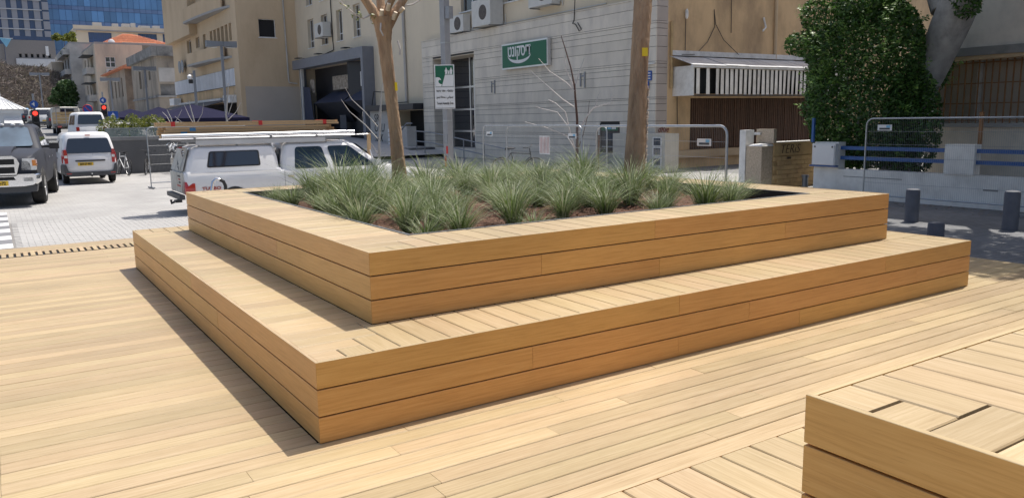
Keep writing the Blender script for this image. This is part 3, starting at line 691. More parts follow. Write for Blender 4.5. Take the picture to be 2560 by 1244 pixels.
# ------------------------------------------------------------------ vehicles (local axes: x forward, y left, z up)
def shell(stations, n_mirror=True):
    """loft of half cross-sections [(y,z)...] from bottom centre to top centre"""
    rs = []
    for x, half in stations:
        full = [(x, y, z) for y, z in half] + [(x, -y, z) for y, z in reversed(half) if abs(y) > 1e-6]
        rs.append(full)
    return MB().rings(rs, True)
def sect(w, zb, zt, zs=None, tuck=0.06, crown=0.03, shoulder=0.07):
    zs = zs if zs is not None else zb + (zt-zb)*0.55
    return [(0, zb), (w-tuck-0.02, zb), (w-tuck*.4, zb+0.08), (w, zs-0.12), (w, zs), (w-0.015, zt-shoulder), (w-0.05, zt-0.015), (w-0.14, zt), (0, zt+crown)]
class Cab:
    """greenhouse: bottom and top outlines, four corners each"""
    def __init__(s, xb, xf, w, z0, xbt, xft, wt, z1): s.a = (xb, xf, w, z0); s.b = (xbt, xft, wt, z1)
    def side(s, sg, u, t, out=0.0):
        x = (s.a[0]+(s.a[1]-s.a[0])*u)*(1-t) + (s.b[0]+(s.b[1]-s.b[0])*u)*t
        y = s.a[2]*(1-t)+s.b[2]*t; z = s.a[3]*(1-t)+s.b[3]*t
        return Vector((x, sg*(y+out), z+out*0.3))
    def end(s, front, v, t, out=0.0):
        i = 1 if front else 0
        x = s.a[i]*(1-t)+s.b[i]*t; w = (s.a[2]*(1-t)+s.b[2]*t); z = s.a[3]*(1-t)+s.b[3]*t
        return Vector((x+(out if front else -out), v*w, z+out*0.4))
    def body(s, crown=0.05, bev=0.06):
        rs = []
        for t, zz, ins in ((0, 0, 0), (0.5, 0, -0.015), (0.88, 0, 0.0), (0.97, 0, 0.035), (1.0, 0.0, 0.11)):
            q = []
            xb = s.a[0]*(1-t)+s.b[0]*t+ins; xf = s.a[1]*(1-t)+s.b[1]*t-ins; w = s.a[2]*(1-t)+s.b[2]*t-ins; z = s.a[3]*(1-t)+s.b[3]*t + (0.02 if ins > .1 else 0)
            c = 0.10
            q = [(xf-c*1.2, -w, z), (xf-c*.3, -w+c*.45, z), (xf, -w+c*1.6, z), (xf+.03, 0, z), (xf, w-c*1.6, z), (xf-c*.3, w-c*.45, z), (xf-c*1.2, w, z), (xb+c*1.2, w, z), (xb+c*.3, w-c*.45, z), (xb, w-c*1.6, z), (xb-.02, 0, z), (xb, -w+c*1.6, z), (xb+c*.3, -w+c*.45, z), (xb+c*1.2, -w, z)]
            rs.append(q)
        m_ = MB().rings(rs, False); k = len(rs[0]); n = len(m_.v) - k
        xs = [p[0] for p in rs[-1]]; cx = (min(xs)+max(xs))/2; ctr = len(m_.v); m_.v.append((cx, 0, s.b[3]+crown))
        for j in range(k): m_.f.append((n+j, n+(j+1) % k, ctr))
        return m_
    def pane(s, sg, u0, u1, t0, t1, out=0.008, inset=None):
        P = [s.side(sg, u0, t0, out), s.side(sg, u1, t0, out), s.side(sg, inset[1] if inset else u1, t1, out), s.side(sg, inset[0] if inset else u0, t1, out)]
        if sg > 0: P = P[::-1]
        return MB().slab(rounded(P), 0.006)
    def glass(s, front, v, t0, t1, out=0.035, v2=None):
        v2 = v2 or v
        P = [s.end(front, -v, t0, out), s.end(front, v, t0, out), s.end(front, v2, t1, out), s.end(front, -v2, t1, out)]
        if not front: P = P[::-1]
        return MB().slab(rounded(P, 0.12), 0.006)
def rounded(P, f=0.14):
    """quad with clipped, rounded corners"""
    out = []; n = len(P)
    for i in range(n):
        p, a, b = P[i], P[i-1], P[(i+1) % n]; d1, d2 = (a-p), (b-p); r = f*min(d1.length, d2.length)
        e, g_ = p + d1.normalized()*r, p + d2.normalized()*r
        for k in range(4): t = k/3; out.append((1-t)**2*e + 2*t*(1-t)*p + t*t*g_)
    return out
def wheel(P, x, y, r, w, rim='rim_alu', spokes=6):
    """tyre with tread shoulders, rim dish and spokes; the outer face looks away from the car's middle"""
    s = 1 if y > 0 else -1
    t = MB().lathe([(r*.62, -w/2), (r*.93, -w/2), (r, -w*.36), (r, w*.36), (r*.93, w/2), (r*.62, w/2), (r*.58, w*.1)], (x, y, r), 26, axis=1).build('wheel', 'rubber', P, smooth=True)
    m_ = MB().lathe([(r*.10, s*w*.36), (r*.12, s*w*.44), (r*.60, s*w*.44), (r*.63, s*w*.5), (r*.63, -s*w*.3), (r*.55, -s*w*.3), (r*.55, s*w*.2), (r*.1, s*w*.2)], (x, y, r), 22, axis=1)
    m_.build('rim', rim, t, smooth=True)
    return t
def arches(P, lst, r, wy, mt='black_plastic', f=1.14):
    for x, y in lst:
        s = 1 if y > 0 else -1
        pts = []
        for k in range(13): a = PI*k/12; pts.append((x+math.cos(a)*r*f, r+math.sin(a)*r*f))
        MB().prism(pts, 1, s*(wy-0.22), s*(wy+0.004)).build('wheel_arch', mt, P)
def plate(P, body, x, y0, y1, z0, z1, back):
    """yellow number plate on the front (+x) or rear (-x) face"""
    s = -1 if back else 1
    o = MB().box(x, y0, z0, x+s*0.012, y1, z1).build('number_plate', 'plate_yellow', P)
    if back: text('digits', body, (z1-z0)*0.86, 'ink', o, (x-0.014, y1-0.06, z0+(z1-z0)*.2), (0, -1, 0), (0, 0, 1), bold=0.004, width=(y1-y0)-0.12)
    else: text('digits', body, (z1-z0)*0.86, 'ink', o, (x+0.014, y0+0.05, z0+(z1-z0)*.2), (0, 1, 0), (0, 0, 1), bold=0.004, width=(y1-y0)-0.1)
    return o

# --- big dark silver pickup facing the camera
ram = thing('pickup_truck', 'dark silver full-size pickup with chrome grille, facing the viewer, cut off by the frame edge', 'pickup truck', (-0.98, 23.35, G), -PI/2-0.13); ram.scale = (1.07, 1.07, 1.07)
w = 0.985
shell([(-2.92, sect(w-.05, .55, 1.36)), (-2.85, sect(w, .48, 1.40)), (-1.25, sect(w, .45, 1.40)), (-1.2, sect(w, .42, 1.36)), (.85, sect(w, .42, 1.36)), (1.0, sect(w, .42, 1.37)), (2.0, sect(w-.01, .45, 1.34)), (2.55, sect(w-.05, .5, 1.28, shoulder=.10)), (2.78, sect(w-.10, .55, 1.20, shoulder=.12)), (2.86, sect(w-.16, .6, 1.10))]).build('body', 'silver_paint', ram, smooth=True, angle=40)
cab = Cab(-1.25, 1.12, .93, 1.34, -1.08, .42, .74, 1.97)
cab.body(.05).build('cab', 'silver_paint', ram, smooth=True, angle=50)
MB().prism([(1.0, 1.36), (1.75, 1.44), (2.45, 1.36), (2.74, 1.24), (2.45, 1.2), (1.0, 1.3)], 1, -.42, .42).build('hood_bulge', 'silver_paint', ram, smooth=True)
cab.glass(True, .84, .10, .88, .045, .82).build('windscreen', 'glass_sky', ram)
for sg in (1, -1):
    cab.pane(sg, .50, .90, .10, .86, .012, (.52, .80)).build('side_window', 'glass_dark', ram); cab.pane(sg, .12, .46, .10, .86, .012, (.16, .48)).build('side_window', 'glass_dark', ram)
gr = MB().prism([(-.52, .78), (-.60, 1.05), (-.55, 1.17), (-.46, 1.235), (.46, 1.235), (.55, 1.17), (.60, 1.05), (.52, .78)], 0, 2.80, 2.925).build('grille', 'chrome', ram)
for y0, y1, za, zb in ((-.50, -.045, 1.03, 1.16), (.045, .50, 1.03, 1.16), (-.49, -.045, .82, .97), (.045, .49, .82, .97)):
    MB().prism([(y0, za), (y1, za), (y1, zb), (y0, zb)], 0, 2.90, 2.932).build('grille_opening', 'dark', gr)
for sg in (1, -1):
    MB().prism([(sg*.62, .88), (sg*.93, .88), (sg*.935, 1.02), (sg*.90, 1.16), (sg*.66, 1.16)], 0, 2.66, 2.86).build('headlight', 'lens_clear', ram)
    MB().prism([(sg*.86, .98), (sg*.945, .98), (sg*.94, 1.12), (sg*.86, 1.12)], 0, 2.6, 2.872).build('indicator', 'lens_orange', ram)
    MB().prism([(sg*.60, .80), (sg*.95, .80), (sg*.95, .875), (sg*.60, .875)], 0, 2.6, 2.84).build('light_surround', 'black_plastic', ram)
bum = [(0, .50), (.72, .50), (.93, .53), (1.0, .60), (1.0, .76), (.95, .80), (.6, .80), (.55, .76), (0, .76)]
MB().rings([[(2.62, y, z) for y, z in bum] + [(2.62, -y, z) for y, z in bum[::-1] if y], [(2.92, y*.985, z) for y, z in bum] + [(2.92, -y*.985, z) for y, z in bum[::-1] if y], [(3.0, y*.93, z*.97+.02) for y, z in bum] + [(3.0, -y*.93, z*.97+.02) for y, z in bum[::-1] if y]]).build('front_bumper', 'chrome', ram, smooth=True, angle=50)
MB().prism([(-.5, .66), (.5, .66), (.46, .74), (-.46, .74)], 0, 2.98, 3.012).build('bumper_slot', 'dark', ram)
MB().prism([(-.9, .36), (.9, .36), (.93, .52), (-.93, .52)], 0, 2.55, 2.93).build('air_dam', 'grey_plastic', ram)
for sg in (1, -1): MB().prism([(sg*.66, .62), (sg*.86, .62), (sg*.86, .71), (sg*.66, .71)], 0, 2.93, 3.0).build('fog_lamp', 'lens_clear', ram)
plate(ram, '17-318-72', 3.005, -.10, .34, .535, .65, False)
for yy in (-.45, -.2, .05, .3, .5): MB().lathe([(.055, 0), (.05, .035), (.02, .05)], (.52, yy, 1.965), 10).build('roof_marker', 'lens_clear', ram)
for sg in (1, -1):
    mm = MB().prism([(.62, 1.33), (.80, 1.33), (.82, 1.48), (.64, 1.48)], 1, sg*1.10, sg*1.32).build('tow_mirror', 'black_plastic', ram)
    MB().prism([(.66, 1.36), (.74, 1.36), (.74, 1.42), (.66, 1.42)], 1, sg*.88, sg*1.10).build('mirror_arm', 'black_plastic', mm)
    MB().prism([(.63, 1.485), (.80, 1.485), (.80, 1.54), (.63, 1.54)], 1, sg*1.10, sg*1.31).build('mirror_cap', 'chrome', mm)
for x, y in ((1.85, .86), (1.85, -.86), (-1.75, .86), (-1.75, -.86)): wheel(ram, x, y, .43, .30)
arches(ram, [(1.85, 1), (1.85, -1), (-1.75, 1), (-1.75, -1)], .43, w)
for sg in (1, -1):
    MB().box(-.15, sg*w, 1.08, .02, sg*(w+.03), 1.12).build('door_handle', 'chrome', ram); MB().box(-1.05, sg*w, 1.08, -.88, sg*(w+.03), 1.12).build('door_handle', 'chrome', ram)

# --- white delivery car seen from behind
vn = thing('delivery_van', 'white compact van with dark lower bumper and rear tow ball, parked before the low wall', 'van', (1.55, 30.15, G), PI/2+0.015)
w = .86
shell([(-2.17, sect(w-.09, .42, .98)), (-2.12, sect(w-.03, .36, 1.08)), (-1.95, sect(w, .30, 1.10)), (1.2, sect(w, .28, 1.05)), (1.5, sect(w-.02, .28, 1.02)), (2.0, sect(w-.10, .3, .88)), (2.16, sect(w-.22, .4, .72))]).build('body', 'white_paint', vn, smooth=True, angle=40)
cab = Cab(-2.15, 1.35, .845, 1.03, -1.98, .62, .69, 1.80); cab.body(.03).build('cab', 'white_paint', vn, smooth=True, angle=50)
o = cab.glass(False, .90, .06, .74, .03, .86).build('rear_window', 'glass_dark', vn)
MB().box(-2.155, -.08, 1.145, -2.12, .32, 1.16).build('wiper', 'black_plastic', o)
cab.glass(True, .9, .1, .9, .03).build('windscreen', 'glass_dark', vn)
for sg in (1, -1):
    cab.pane(sg, .56, .86, .08, .74, .012, (.56, .80)).build('side_window', 'glass_dark', vn); cab.pane(sg, .14, .50, .08, .74, .012).build('panel_recess', 'white_plain', vn)
    tl = MB().rings([[(-2.165+dx, sg*y, z) for y, z in ((.70+dx*.3, .74), (.79+dx*.4, .74), (.815+dx*.3, 1.0), (.80+dx*.1, 1.22), (.72, 1.22), (.69, 1.0))] for dx in (-.012, .20)]).build('tail_light', 'lens_red', vn)
    MB().box(-2.18, sg*.70, .93, -2.16, sg*.80, 1.02).build('clear_lens', 'lens_clear', tl)
    mm = MB().lathe([(.01, -.09), (.085, -.07), (.10, 0), (.085, .07), (.01, .09)], (.82, sg*.98, 1.05), 12, axis=1).build('mirror', 'black_plastic', vn, smooth=True)
    MB().box(.78, sg*.82, 1.0, .86, sg*.93, 1.04).build('mirror_arm', 'black_plastic', mm)
    MB().box(-.2, sg*w, .86, -.04, sg*(w+.028), .90).build('door_handle', 'black_plastic', vn)
bb = [(0, .28), (.70, .28), (.86, .36), (.885, .52), (.86, .72), (.80, .70), (.74, .47), (.66, .43), (0, .43)]
MB().rings([[(-1.55, y, z) for y, z in bb] + [(-1.55, -y, z) for y, z in bb[::-1] if y], [(-2.10, y, z) for y, z in bb] + [(-2.10, -y, z) for y, z in bb[::-1] if y], [(-2.22, y*.955, z*.98+.012) for y, z in bb] + [(-2.22, -y*.955, z*.98+.012) for y, z in bb[::-1] if y]]).build('rear_bumper', 'grey_plastic', vn, smooth=True, angle=45)
for sg in (1, -1): MB().box(-2.225, sg*.62, .37, -2.2, sg*.78, .40).build('reflector', 'lens_red', vn)
MB().prism([(-.47, .80), (.46, .80), (.48, .825), (.46, .85), (-.47, .85), (-.49, .825)], 0, -2.20, -2.16).build('trim_bar', 'black_plastic', vn)
plate(vn, '369-67-901', -2.178, -.09, .40, .655, .765, True)
MB().box(-2.168, -.102, .46, -2.161, -.098, 1.07).build('door_seam', 'ink', vn)
MB().box(-2.06, -.08, 1.70, -2.03, .08, 1.735).build('brake_light', 'lens_red', vn)
MB().box(-2.165, .36, .965, -2.158, .50, .985).build('badge', 'grey_plastic', vn); MB().box(-2.165, -.55, .965, -2.158, -.36, .985).build('badge', 'grey_plastic', vn)
tb = MB().tube([(-2.1, 0, .28), (-2.28, 0, .27), (-2.31, 0, .34)], .022, 8).build('tow_bar', 'black_plastic', vn); MB().lathe([(.002, -.03), (.03, 0), (.002, .035)], (-2.31, 0, .36), 10).build('tow_ball', 'galv_dull', tb)
for x, y in ((-1.35, .75), (-1.35, -.75), (1.35, .75), (1.35, -.75)): wheel(vn, x, y, .31, .20)
arches(vn, [(-1.35, 1), (-1.35, -1), (1.35, 1), (1.35, -1)], .31, w)

# --- white pickup with a load-bed canopy, parked behind the planter, nose to the right
wp = thing('pickup_truck', 'old white double-cab pickup with bed canopy and loaded roof rack, behind the planter', 'pickup truck', (4.90, 15.9, G), -0.005)
w = .86
shell([(-2.62, sect(w-.05, .50, .96)), (-2.56, sect(w, .44, 1.0)), (-.45, sect(w, .40, 1.0)), (-.42, sect(w, .38, .95)), (1.95, sect(w, .38, .92)), (2.3, sect(w, .4, .94)), (2.75, sect(w-.03, .4, .88)), (3.05, sect(w-.12, .42, .80)), (3.17, sect(w-.22, .46, .70))]).build('body', 'white_paint', wp, smooth=True, angle=40)
cn = Cab(-2.60, -.44, .83, .955, -2.40, -.52, .70, 1.535); cn.body(.04).build('canopy', 'white_paint', wp, smooth=True, angle=45)
for sg in (1, -1):
    fr = cn.pane(sg, .205, .785, .17, .80, .014).build('window_rubber', 'black_plastic', wp); cn.pane(sg, .222, .768, .215, .755, .021).build('pane', 'glass_dark', fr)
    MB().box(-2.5, sg*.86, .935, -.5, sg*.868, .95).build('bed_crease', 'white_plain', wp)
cab = Cab(-.42, 2.32, .84, .86, -.30, 1.42, .68, 1.57); cab.body(.04).build('cab', 'white_paint', wp, smooth=True, angle=50)
cab.glass(True, .9, .08, .88, .04, .86).build('windscreen', 'glass_blue', wp); cab.glass(False, .8, .2, .8, .03).build('rear_window', 'glass_dark', wp)
for sg in (1, -1):
    cab.pane(sg, .115, .44, .10, .84, .014, (.15, .50)).build('side_window', 'glass_blue', wp); cab.pane(sg, .50, .915, .10, .84, .014, (.575, .87)).build('side_window', 'glass_blue', wp)
    MB().box(.848, sg*.855, .45, .852, sg*.864, .86).build('door_seam', 'ink', wp); MB().box(-.36, sg*.855, .45, -.356, sg*.864, .93).build('door_seam', 'ink', wp)
    MB().box(.66, sg*.86, .76, .80, sg*.885, .795).build('door_handle', 'chrome', wp); MB().box(-.28, sg*.86, .76, -.14, sg*.885, .795).build('door_handle', 'chrome', wp)
    mm = MB().prism([(1.92, .94), (2.06, .94), (2.04, 1.09), (1.90, 1.09)], 1, sg*.92, sg*1.10).build('mirror', 'white_paint', wp)
    MB().rings([[(-2.635, sg*y, z) for y, z in ((.70, .47), (.84, .47), (.86, .62), (.83, .76), (.70, .76))], [(-2.42, sg*y, z) for y, z in ((.78, .49), (.868, .49), (.872, .62), (.868, .72), (.78, .74))]]).build('tail_light', 'lens_red', wp)
tg_ = MB().box(-2.67, -.66, .50, -2.62, .66, .96).build('tailgate', 'white_dirty', wp)
dr = cn.glass(False, .86, .03, .93, .045, .84).build('canopy_door', 'white_dirty', wp)
MB().lathe([(.01, -.01), (.085, 0), (.07, .03), (.02, .05)], (-2.60, -.60, 1.40), 12, axis=0).build('round_lamp', 'chrome', wp, smooth=True)
MB().box(-2.56, -.12, 1.50, -2.50, .12, 1.53).build('brake_light', 'lens_red', wp)
sh = MB()
for k in range(6): a = k*PI/3; sh.slab([(-2.66-.01, -.40+math.cos(a)*.05, 1.12+math.sin(a)*.08), (-2.67, -.40+math.cos(a+.8)*.1, 1.12+math.sin(a+.8)*.16), (-2.67, -.40, 1.12)], .003)
sh.build('emblem', 'grey_plastic', dr)
for z, mt_, wd in ((.86, 'ink', .3), (.79, 'red_faded', .24), (.72, 'ink', .2), (.64, 'red_faded', .42)): MB().box(-2.675, -.56, z, -2.671, -.56+wd, z+.035).build('sticker', mt_, tg_)
MB().box(-2.76, -.8, .36, -2.64, .8, .46).build('rear_bumper', 'grey_plastic', wp); MB().box(-2.84, -.75, .30, -2.70, -.55, .36).build('tow_hook', 'black_plastic', wp)
MB().tube([(-2.75, -.3, .30), (-2.86, -.3, .26), (-2.86, -.3, .34)], .03, 8).build('tow_bar', 'black_plastic', wp)
text('lettering', 'TURBO', .10, 'red_faded', wp, (-2.28, -.872, .555), (1, 0, 0), (0, 0, 1), bold=.003, width=.42)
MB().box(3.05, -.8, .42, 3.27, .8, .60).build('front_bumper', 'white_paint', wp)
for sg in (1, -1): MB().box(2.97, sg*.45, .66, 3.15, sg*.74, .78).build('headlight', 'lens_clear', wp)
for x, y in ((-1.55, .73), (-1.55, -.73), (2.1, .73), (2.1, -.73)): wheel(wp, x, y, .30, .22)
arches(wp, [(-1.55, 1), (-1.55, -1), (2.1, 1), (2.1, -1)], .30, w, f=1.02)
# rack on the roof
RZ = 1.70
for sg in (1, -1):
    MB().box(-2.6, sg*.62, RZ-.06, 1.95 if sg > 0 else 1.25, sg*.68, RZ).build('rack_rail', 'galv_dull', wp)
    for x in (-2.25, -1.4, -.62, .1, .75): MB().box(x, sg*.62, 1.50, x+.045, sg*.66, RZ-.06).build('rack_post', 'galv_dull', wp)
for x in (-2.35, -.62, .5): MB().box(x, -.75, RZ, x+.05, .75, RZ+.035).build('rack_crossbar', 'galv_dull', wp)
MB().box(-2.3, -.70, RZ-.13, .75, -.68, RZ-.02).build('rack_side_plate', 'metal_sheet', wp)
# load: long pipes and two bundles of boards, lifted off one by one
for i, (y, z, x0, x1, r_) in enumerate(((-.60, RZ+.085, -3.0, 1.55, .05), (-.70, RZ+.02, -3.08, 1.95, .016), (-.47, RZ+.07, -2.8, 1.4, .035))):
    o = MB().tube([(x0, 0, 0), (x1, 0, 0)], r_, 14).build('metal_pipe', 'alu', None, smooth=True, angle=50); o.location = (4.9, 15.9+y, G+z)
    tag(o, ['thick shiny round metal pipe on the white pickup rack', 'thin metal rod lying lowest and longest on the white pickup rack', 'slimmer metal pipe beside the thick one on the white pickup rack'][i], 'pipe')
n = 0
for k in range(4):
    for j in range(4):
        x0, x1 = -3.0 + rnd.uniform(0, .18), 1.05 + rnd.uniform(-.18, .15)
        o = MB().box(x0, 0, 0, x1, .13, .055).build('timber_plank', 'timber'); o.location = (4.9, 15.9-.38+j*.14, G+RZ+.04+k*.062)
        tag(o, 'brown board in the lower bundle of timber on the white pickup', 'timber board', 'lower bundle of boards on the pickup rack')
for k in range(2):
    for j in range(4):
        o = MB().box(-3.05+rnd.uniform(0, .06), 0, 0, 1.18+rnd.uniform(-.06, .1), .13, .045).build('timber_plank', 'timber'); o.location = (4.9, 15.9-.40+j*.14, G+RZ+.30+k*.05)
        tag(o, 'pale-edged board in the top bundle tied with red tape on the white pickup', 'timber board', 'top bundle of boards on the pickup rack')
for x in (-2.75, -.78, .82):
    o = MB().box(0, -.004, -.004, .09, .564, .104).build('tape_band', 'red'); o.location = (4.9+x, 15.9-.402, G+RZ+.302); tag(o, 'red tape wrapped round the top timber bundle, ' + ('rear end' if x < -2 else 'middle' if x < 0 else 'front end'), 'tape')
for x, z, l in ((-2.35, .19, .13), (-2.55, .10, .14), (.55, .055, .13)):
    o = MB().box(0, -.006, 0, l, 0, .075).build('tape_patch', 'blue_tape'); o.location = (4.9+x, 15.9-.381, G+RZ+z); tag(o, 'blue tape stuck on the lower timber bundle, ' + ('higher rear patch' if z > .15 else 'lower rear patch' if x < 0 else 'front patch'), 'tape')

# --- street vehicles beyond the low wall
def small_car(name, label, cat, x, y, rz, L, W, Hh, paint, boxy=False, group=None):
    P = thing(name, label, cat, (x, y, gz(y)), rz, group); w = W/2; b = .62*Hh
    shell([(-L/2, sect(w-.08, .3, b-.12)), (-L/2+.1, sect(w, .25, b)), (L/2-1.0, sect(w, .22, b)), (L/2-.3, sect(w-.05, .25, b-.12)), (L/2, sect(w-.18, .32, b-.3))]).build('body', paint, P, smooth=True, angle=40)
    c = Cab(-L/2+.06, L/2-.95, w-.03, b-.03, -L/2+(.18 if boxy else .5), L/2-(1.35 if boxy else 1.75), w-.15, Hh); c.body(.03).build('cab', paint, P, smooth=True, angle=50)
    c.glass(False, .86, .12, .82, .03, .84).build('rear_window', 'glass_dark', P); c.glass(True, .88, .1, .88, .03, .84).build('windscreen', 'glass_sky', P)
    for sg in (1, -1):
        c.pane(sg, .52, .88, .1, .8, .012, (.53, .82)).build('side_window', 'glass_dark', P); c.pane(sg, .12, .48, .1, .8, .012).build('side_window', 'glass_dark', P)
        MB().box(-L/2-.012, sg*(w-.22), b-.30, -L/2+.08, sg*(w-.05), b-.08).build('tail_light', 'lens_red', P); MB().box(L/2-.2, sg*(w-.4), b-.34, L/2-.02, sg*(w-.16), b-.22).build('headlight', 'lens_clear', P)
    MB().box(-L/2-.05, -w+.06, .28, -L/2+.1, w-.06, .46).build('rear_bumper', 'grey_plastic', P)
    MB().box(-L/2-.03, -.25, .52, -L/2-.012, .25, .63).build('number_plate', 'plate_yellow', P)
    for xx, yy in ((-L*.3, w-.1), (-L*.3, -w+.1), (L*.3, w-.1), (L*.3, -w+.1)): wheel(P, xx, yy, .31, .2)
    return P
small_car('minivan', 'white minibus seen from behind on the street beyond the low wall', 'van', 3.55, 50.3, PI/2+.03, 4.6, 1.66, 1.98, 'white_plain', True)
cs = 'cars parked along the street beyond the low wall'
for i, (x, y, pt, hh, lb) in enumerate(((3.3, 88, 'white_plain', 1.75, 'white car with dark rear window, nearest in the line parked up the street'), (3.0, 95, 'white_dirty', 1.6, 'dusty white car second in the line parked up the street'), (2.75, 103, 'silver_paint', 1.5, 'dark grey car third in the line parked up the street'), (2.1, 110, 'blue_tape', 1.55, 'blue car farthest in the line parked up the street'), (4.0, 80, 'grey_plastic', 1.6, 'dark car half hidden behind the lorry up the street'), (-.2, 104, 'white_plain', 1.5, 'white car driving away up the street behind the kiosk'))):
    small_car('parked_car', lb, 'car', x, y, PI/2, 4.2, 1.75, hh, pt, False, cs)
# lorry with ladder frame and tan side boards
lo = thing('lorry', 'dusty tan flatbed lorry with slatted sides, from behind on the street', 'truck', (3.85, 67, gz(67)), PI/2)
MB().box(-2.6, -.95, .62, 2.0, .95, .78).build('bed', 'concrete_old', lo)
for k in range(4):
    for sg in (1, -1): MB().box(-2.6, sg*.93, .82+k*.22, 1.2, sg*.96, 1.0+k*.22).build('side_board', 'block_tan', lo)
    MB().box(-2.64, -.93, .82+k*.22, -2.60, .93, 1.0+k*.22).build('tail_board', 'block_tan', lo)
for y in (-.92, -.3, .3, .92): MB().box(-2.66, y-.03, .7, -2.58, y+.03, 1.95).build('post', 'concrete', lo)
MB().box(-2.66, -.95, 1.92, -2.58, .95, 1.98).build('top_rail', 'grey_plastic', lo)
shell([(1.25, sect(.92, .5, 2.0)), (1.4, sect(.98, .45, 2.1)), (2.7, sect(.98, .45, 2.05)), (2.95, sect(.9, .5, 1.5))]).build('cab', 'white_dirty', lo, smooth=True, angle=40)
MB().box(1.2, -.6, 1.5, 1.25, .6, 1.95).build('rear_window', 'glass_dark', lo)
for sg in (1, -1): MB().box(-2.68, sg*.62, .52, -2.6, sg*.9, .64).build('tail_light', 'lens_red', lo)
for xx, yy in ((-1.5, .8), (-1.5, -.8), (2.0, .82), (2.0, -.82)): wheel(lo, xx, yy, .4, .28)
MB().box(.9, .4, .9, 1.18, .9, 2.1).build('side_locker', 'white_dirty', lo)

# --- bicycles
def bike(name, label, x, y, rz, frame, z=G, group=None, tilt=.08):
    P = thing(name, label, 'bicycle', (x, y, z), rz, group); P.rotation_euler = (tilt, 0, rz)
    R = .33
    for wx in (-.52, .52):
        t = MB().torus((wx, 0, R), R-.02, .02, 1, 26, 6).build('wheel', 'rubber', P, smooth=True); s = MB()
        for k in range(10): a = 2*PI*k/10; s.cyl((wx, 0, R), (wx+math.cos(a)*(R-.03), 0, R+math.sin(a)*(R-.03)), .0025, n=4)
        s.build('spokes', 'wire', t, kind='stuff'); MB().torus((wx, 0, R), R-.045, .008, 1, 24, 5).build('rim', 'rim_alu', t)
    bb_, st, hd = (-.07, 0, .29), (-.22, 0, .78), (.38, 0, .76); f = MB()
    for a, b in ((bb_, st), (bb_, (.36, 0, .66)), (st, hd), (bb_, (-.52, 0, R)), (st, (-.52, 0, R))): f.cyl(a, b, .017, n=8)
    f.build('frame', frame, P); f = MB()
    for s_ in (-.05, .05): f.cyl((.40, s_, .62), (.52, s_, R), .012, n=6)
    f.cyl((.40, 0, .6), (.36, 0, .92), .016, n=8).build('fork', frame, P)
    MB().tube([(.30, -.30, .98), (.36, -.12, .95), (.36, .12, .95), (.30, .30, .98)], .014, 8).build('handlebar', 'black_plastic', P)
    sd_ = MB().prism([(-.38, .88), (-.1, .9), (-.1, .93), (-.36, .945)], 1, -.06, .06).build('saddle', 'black_plastic', P); MB().cyl((-.22, 0, .76), (-.24, 0, .89), .013, n=8).build('seat_post', 'galv', sd_)
    MB().lathe([(.09, -.006), (.095, 0), (.09, .006)], (-.07, -.03, .29), 18, axis=1).build('chainring', 'galv_dull', P)
    return P
bg_ = 'bicycles leaning by the low grey wall'
bike('bicycle', 'white bicycle with blue handlebar end beside the compact van', 3.15, 32.4, PI/2+.25, 'white_plain', group=bg_)
bike('bicycle', 'dark bicycle standing alone mid-way along the low grey wall', 4.05, 32.2, PI/2-.3, 'black_plastic', group=bg_)
b3 = bike('bicycle', 'pale bicycle with wrapped basket near the canopy of the white pickup', 5.0, 32.3, PI/2-.2, 'white_weathered', group=bg_)
wb = MB(); r = random.Random(6)
for _ in range(30):
    c0 = Vector((.5+r.uniform(-.16, .16), r.uniform(-.16, .16), 1.08+r.uniform(-.12, .16))); wb.poly([c0+Vector((r.uniform(-.1, .1), r.uniform(-.1, .1), r.uniform(-.1, .1))) for _ in range(3)])
wb.build('wrapping', 'plastic_sheet', b3, kind='stuff')
bike('bicycle', 'black bicycle parked behind the fence at the bank wall', 13.6, 18.5, -.9, 'black_plastic', G, None).scale = (1.15, 1.6, 1.15)
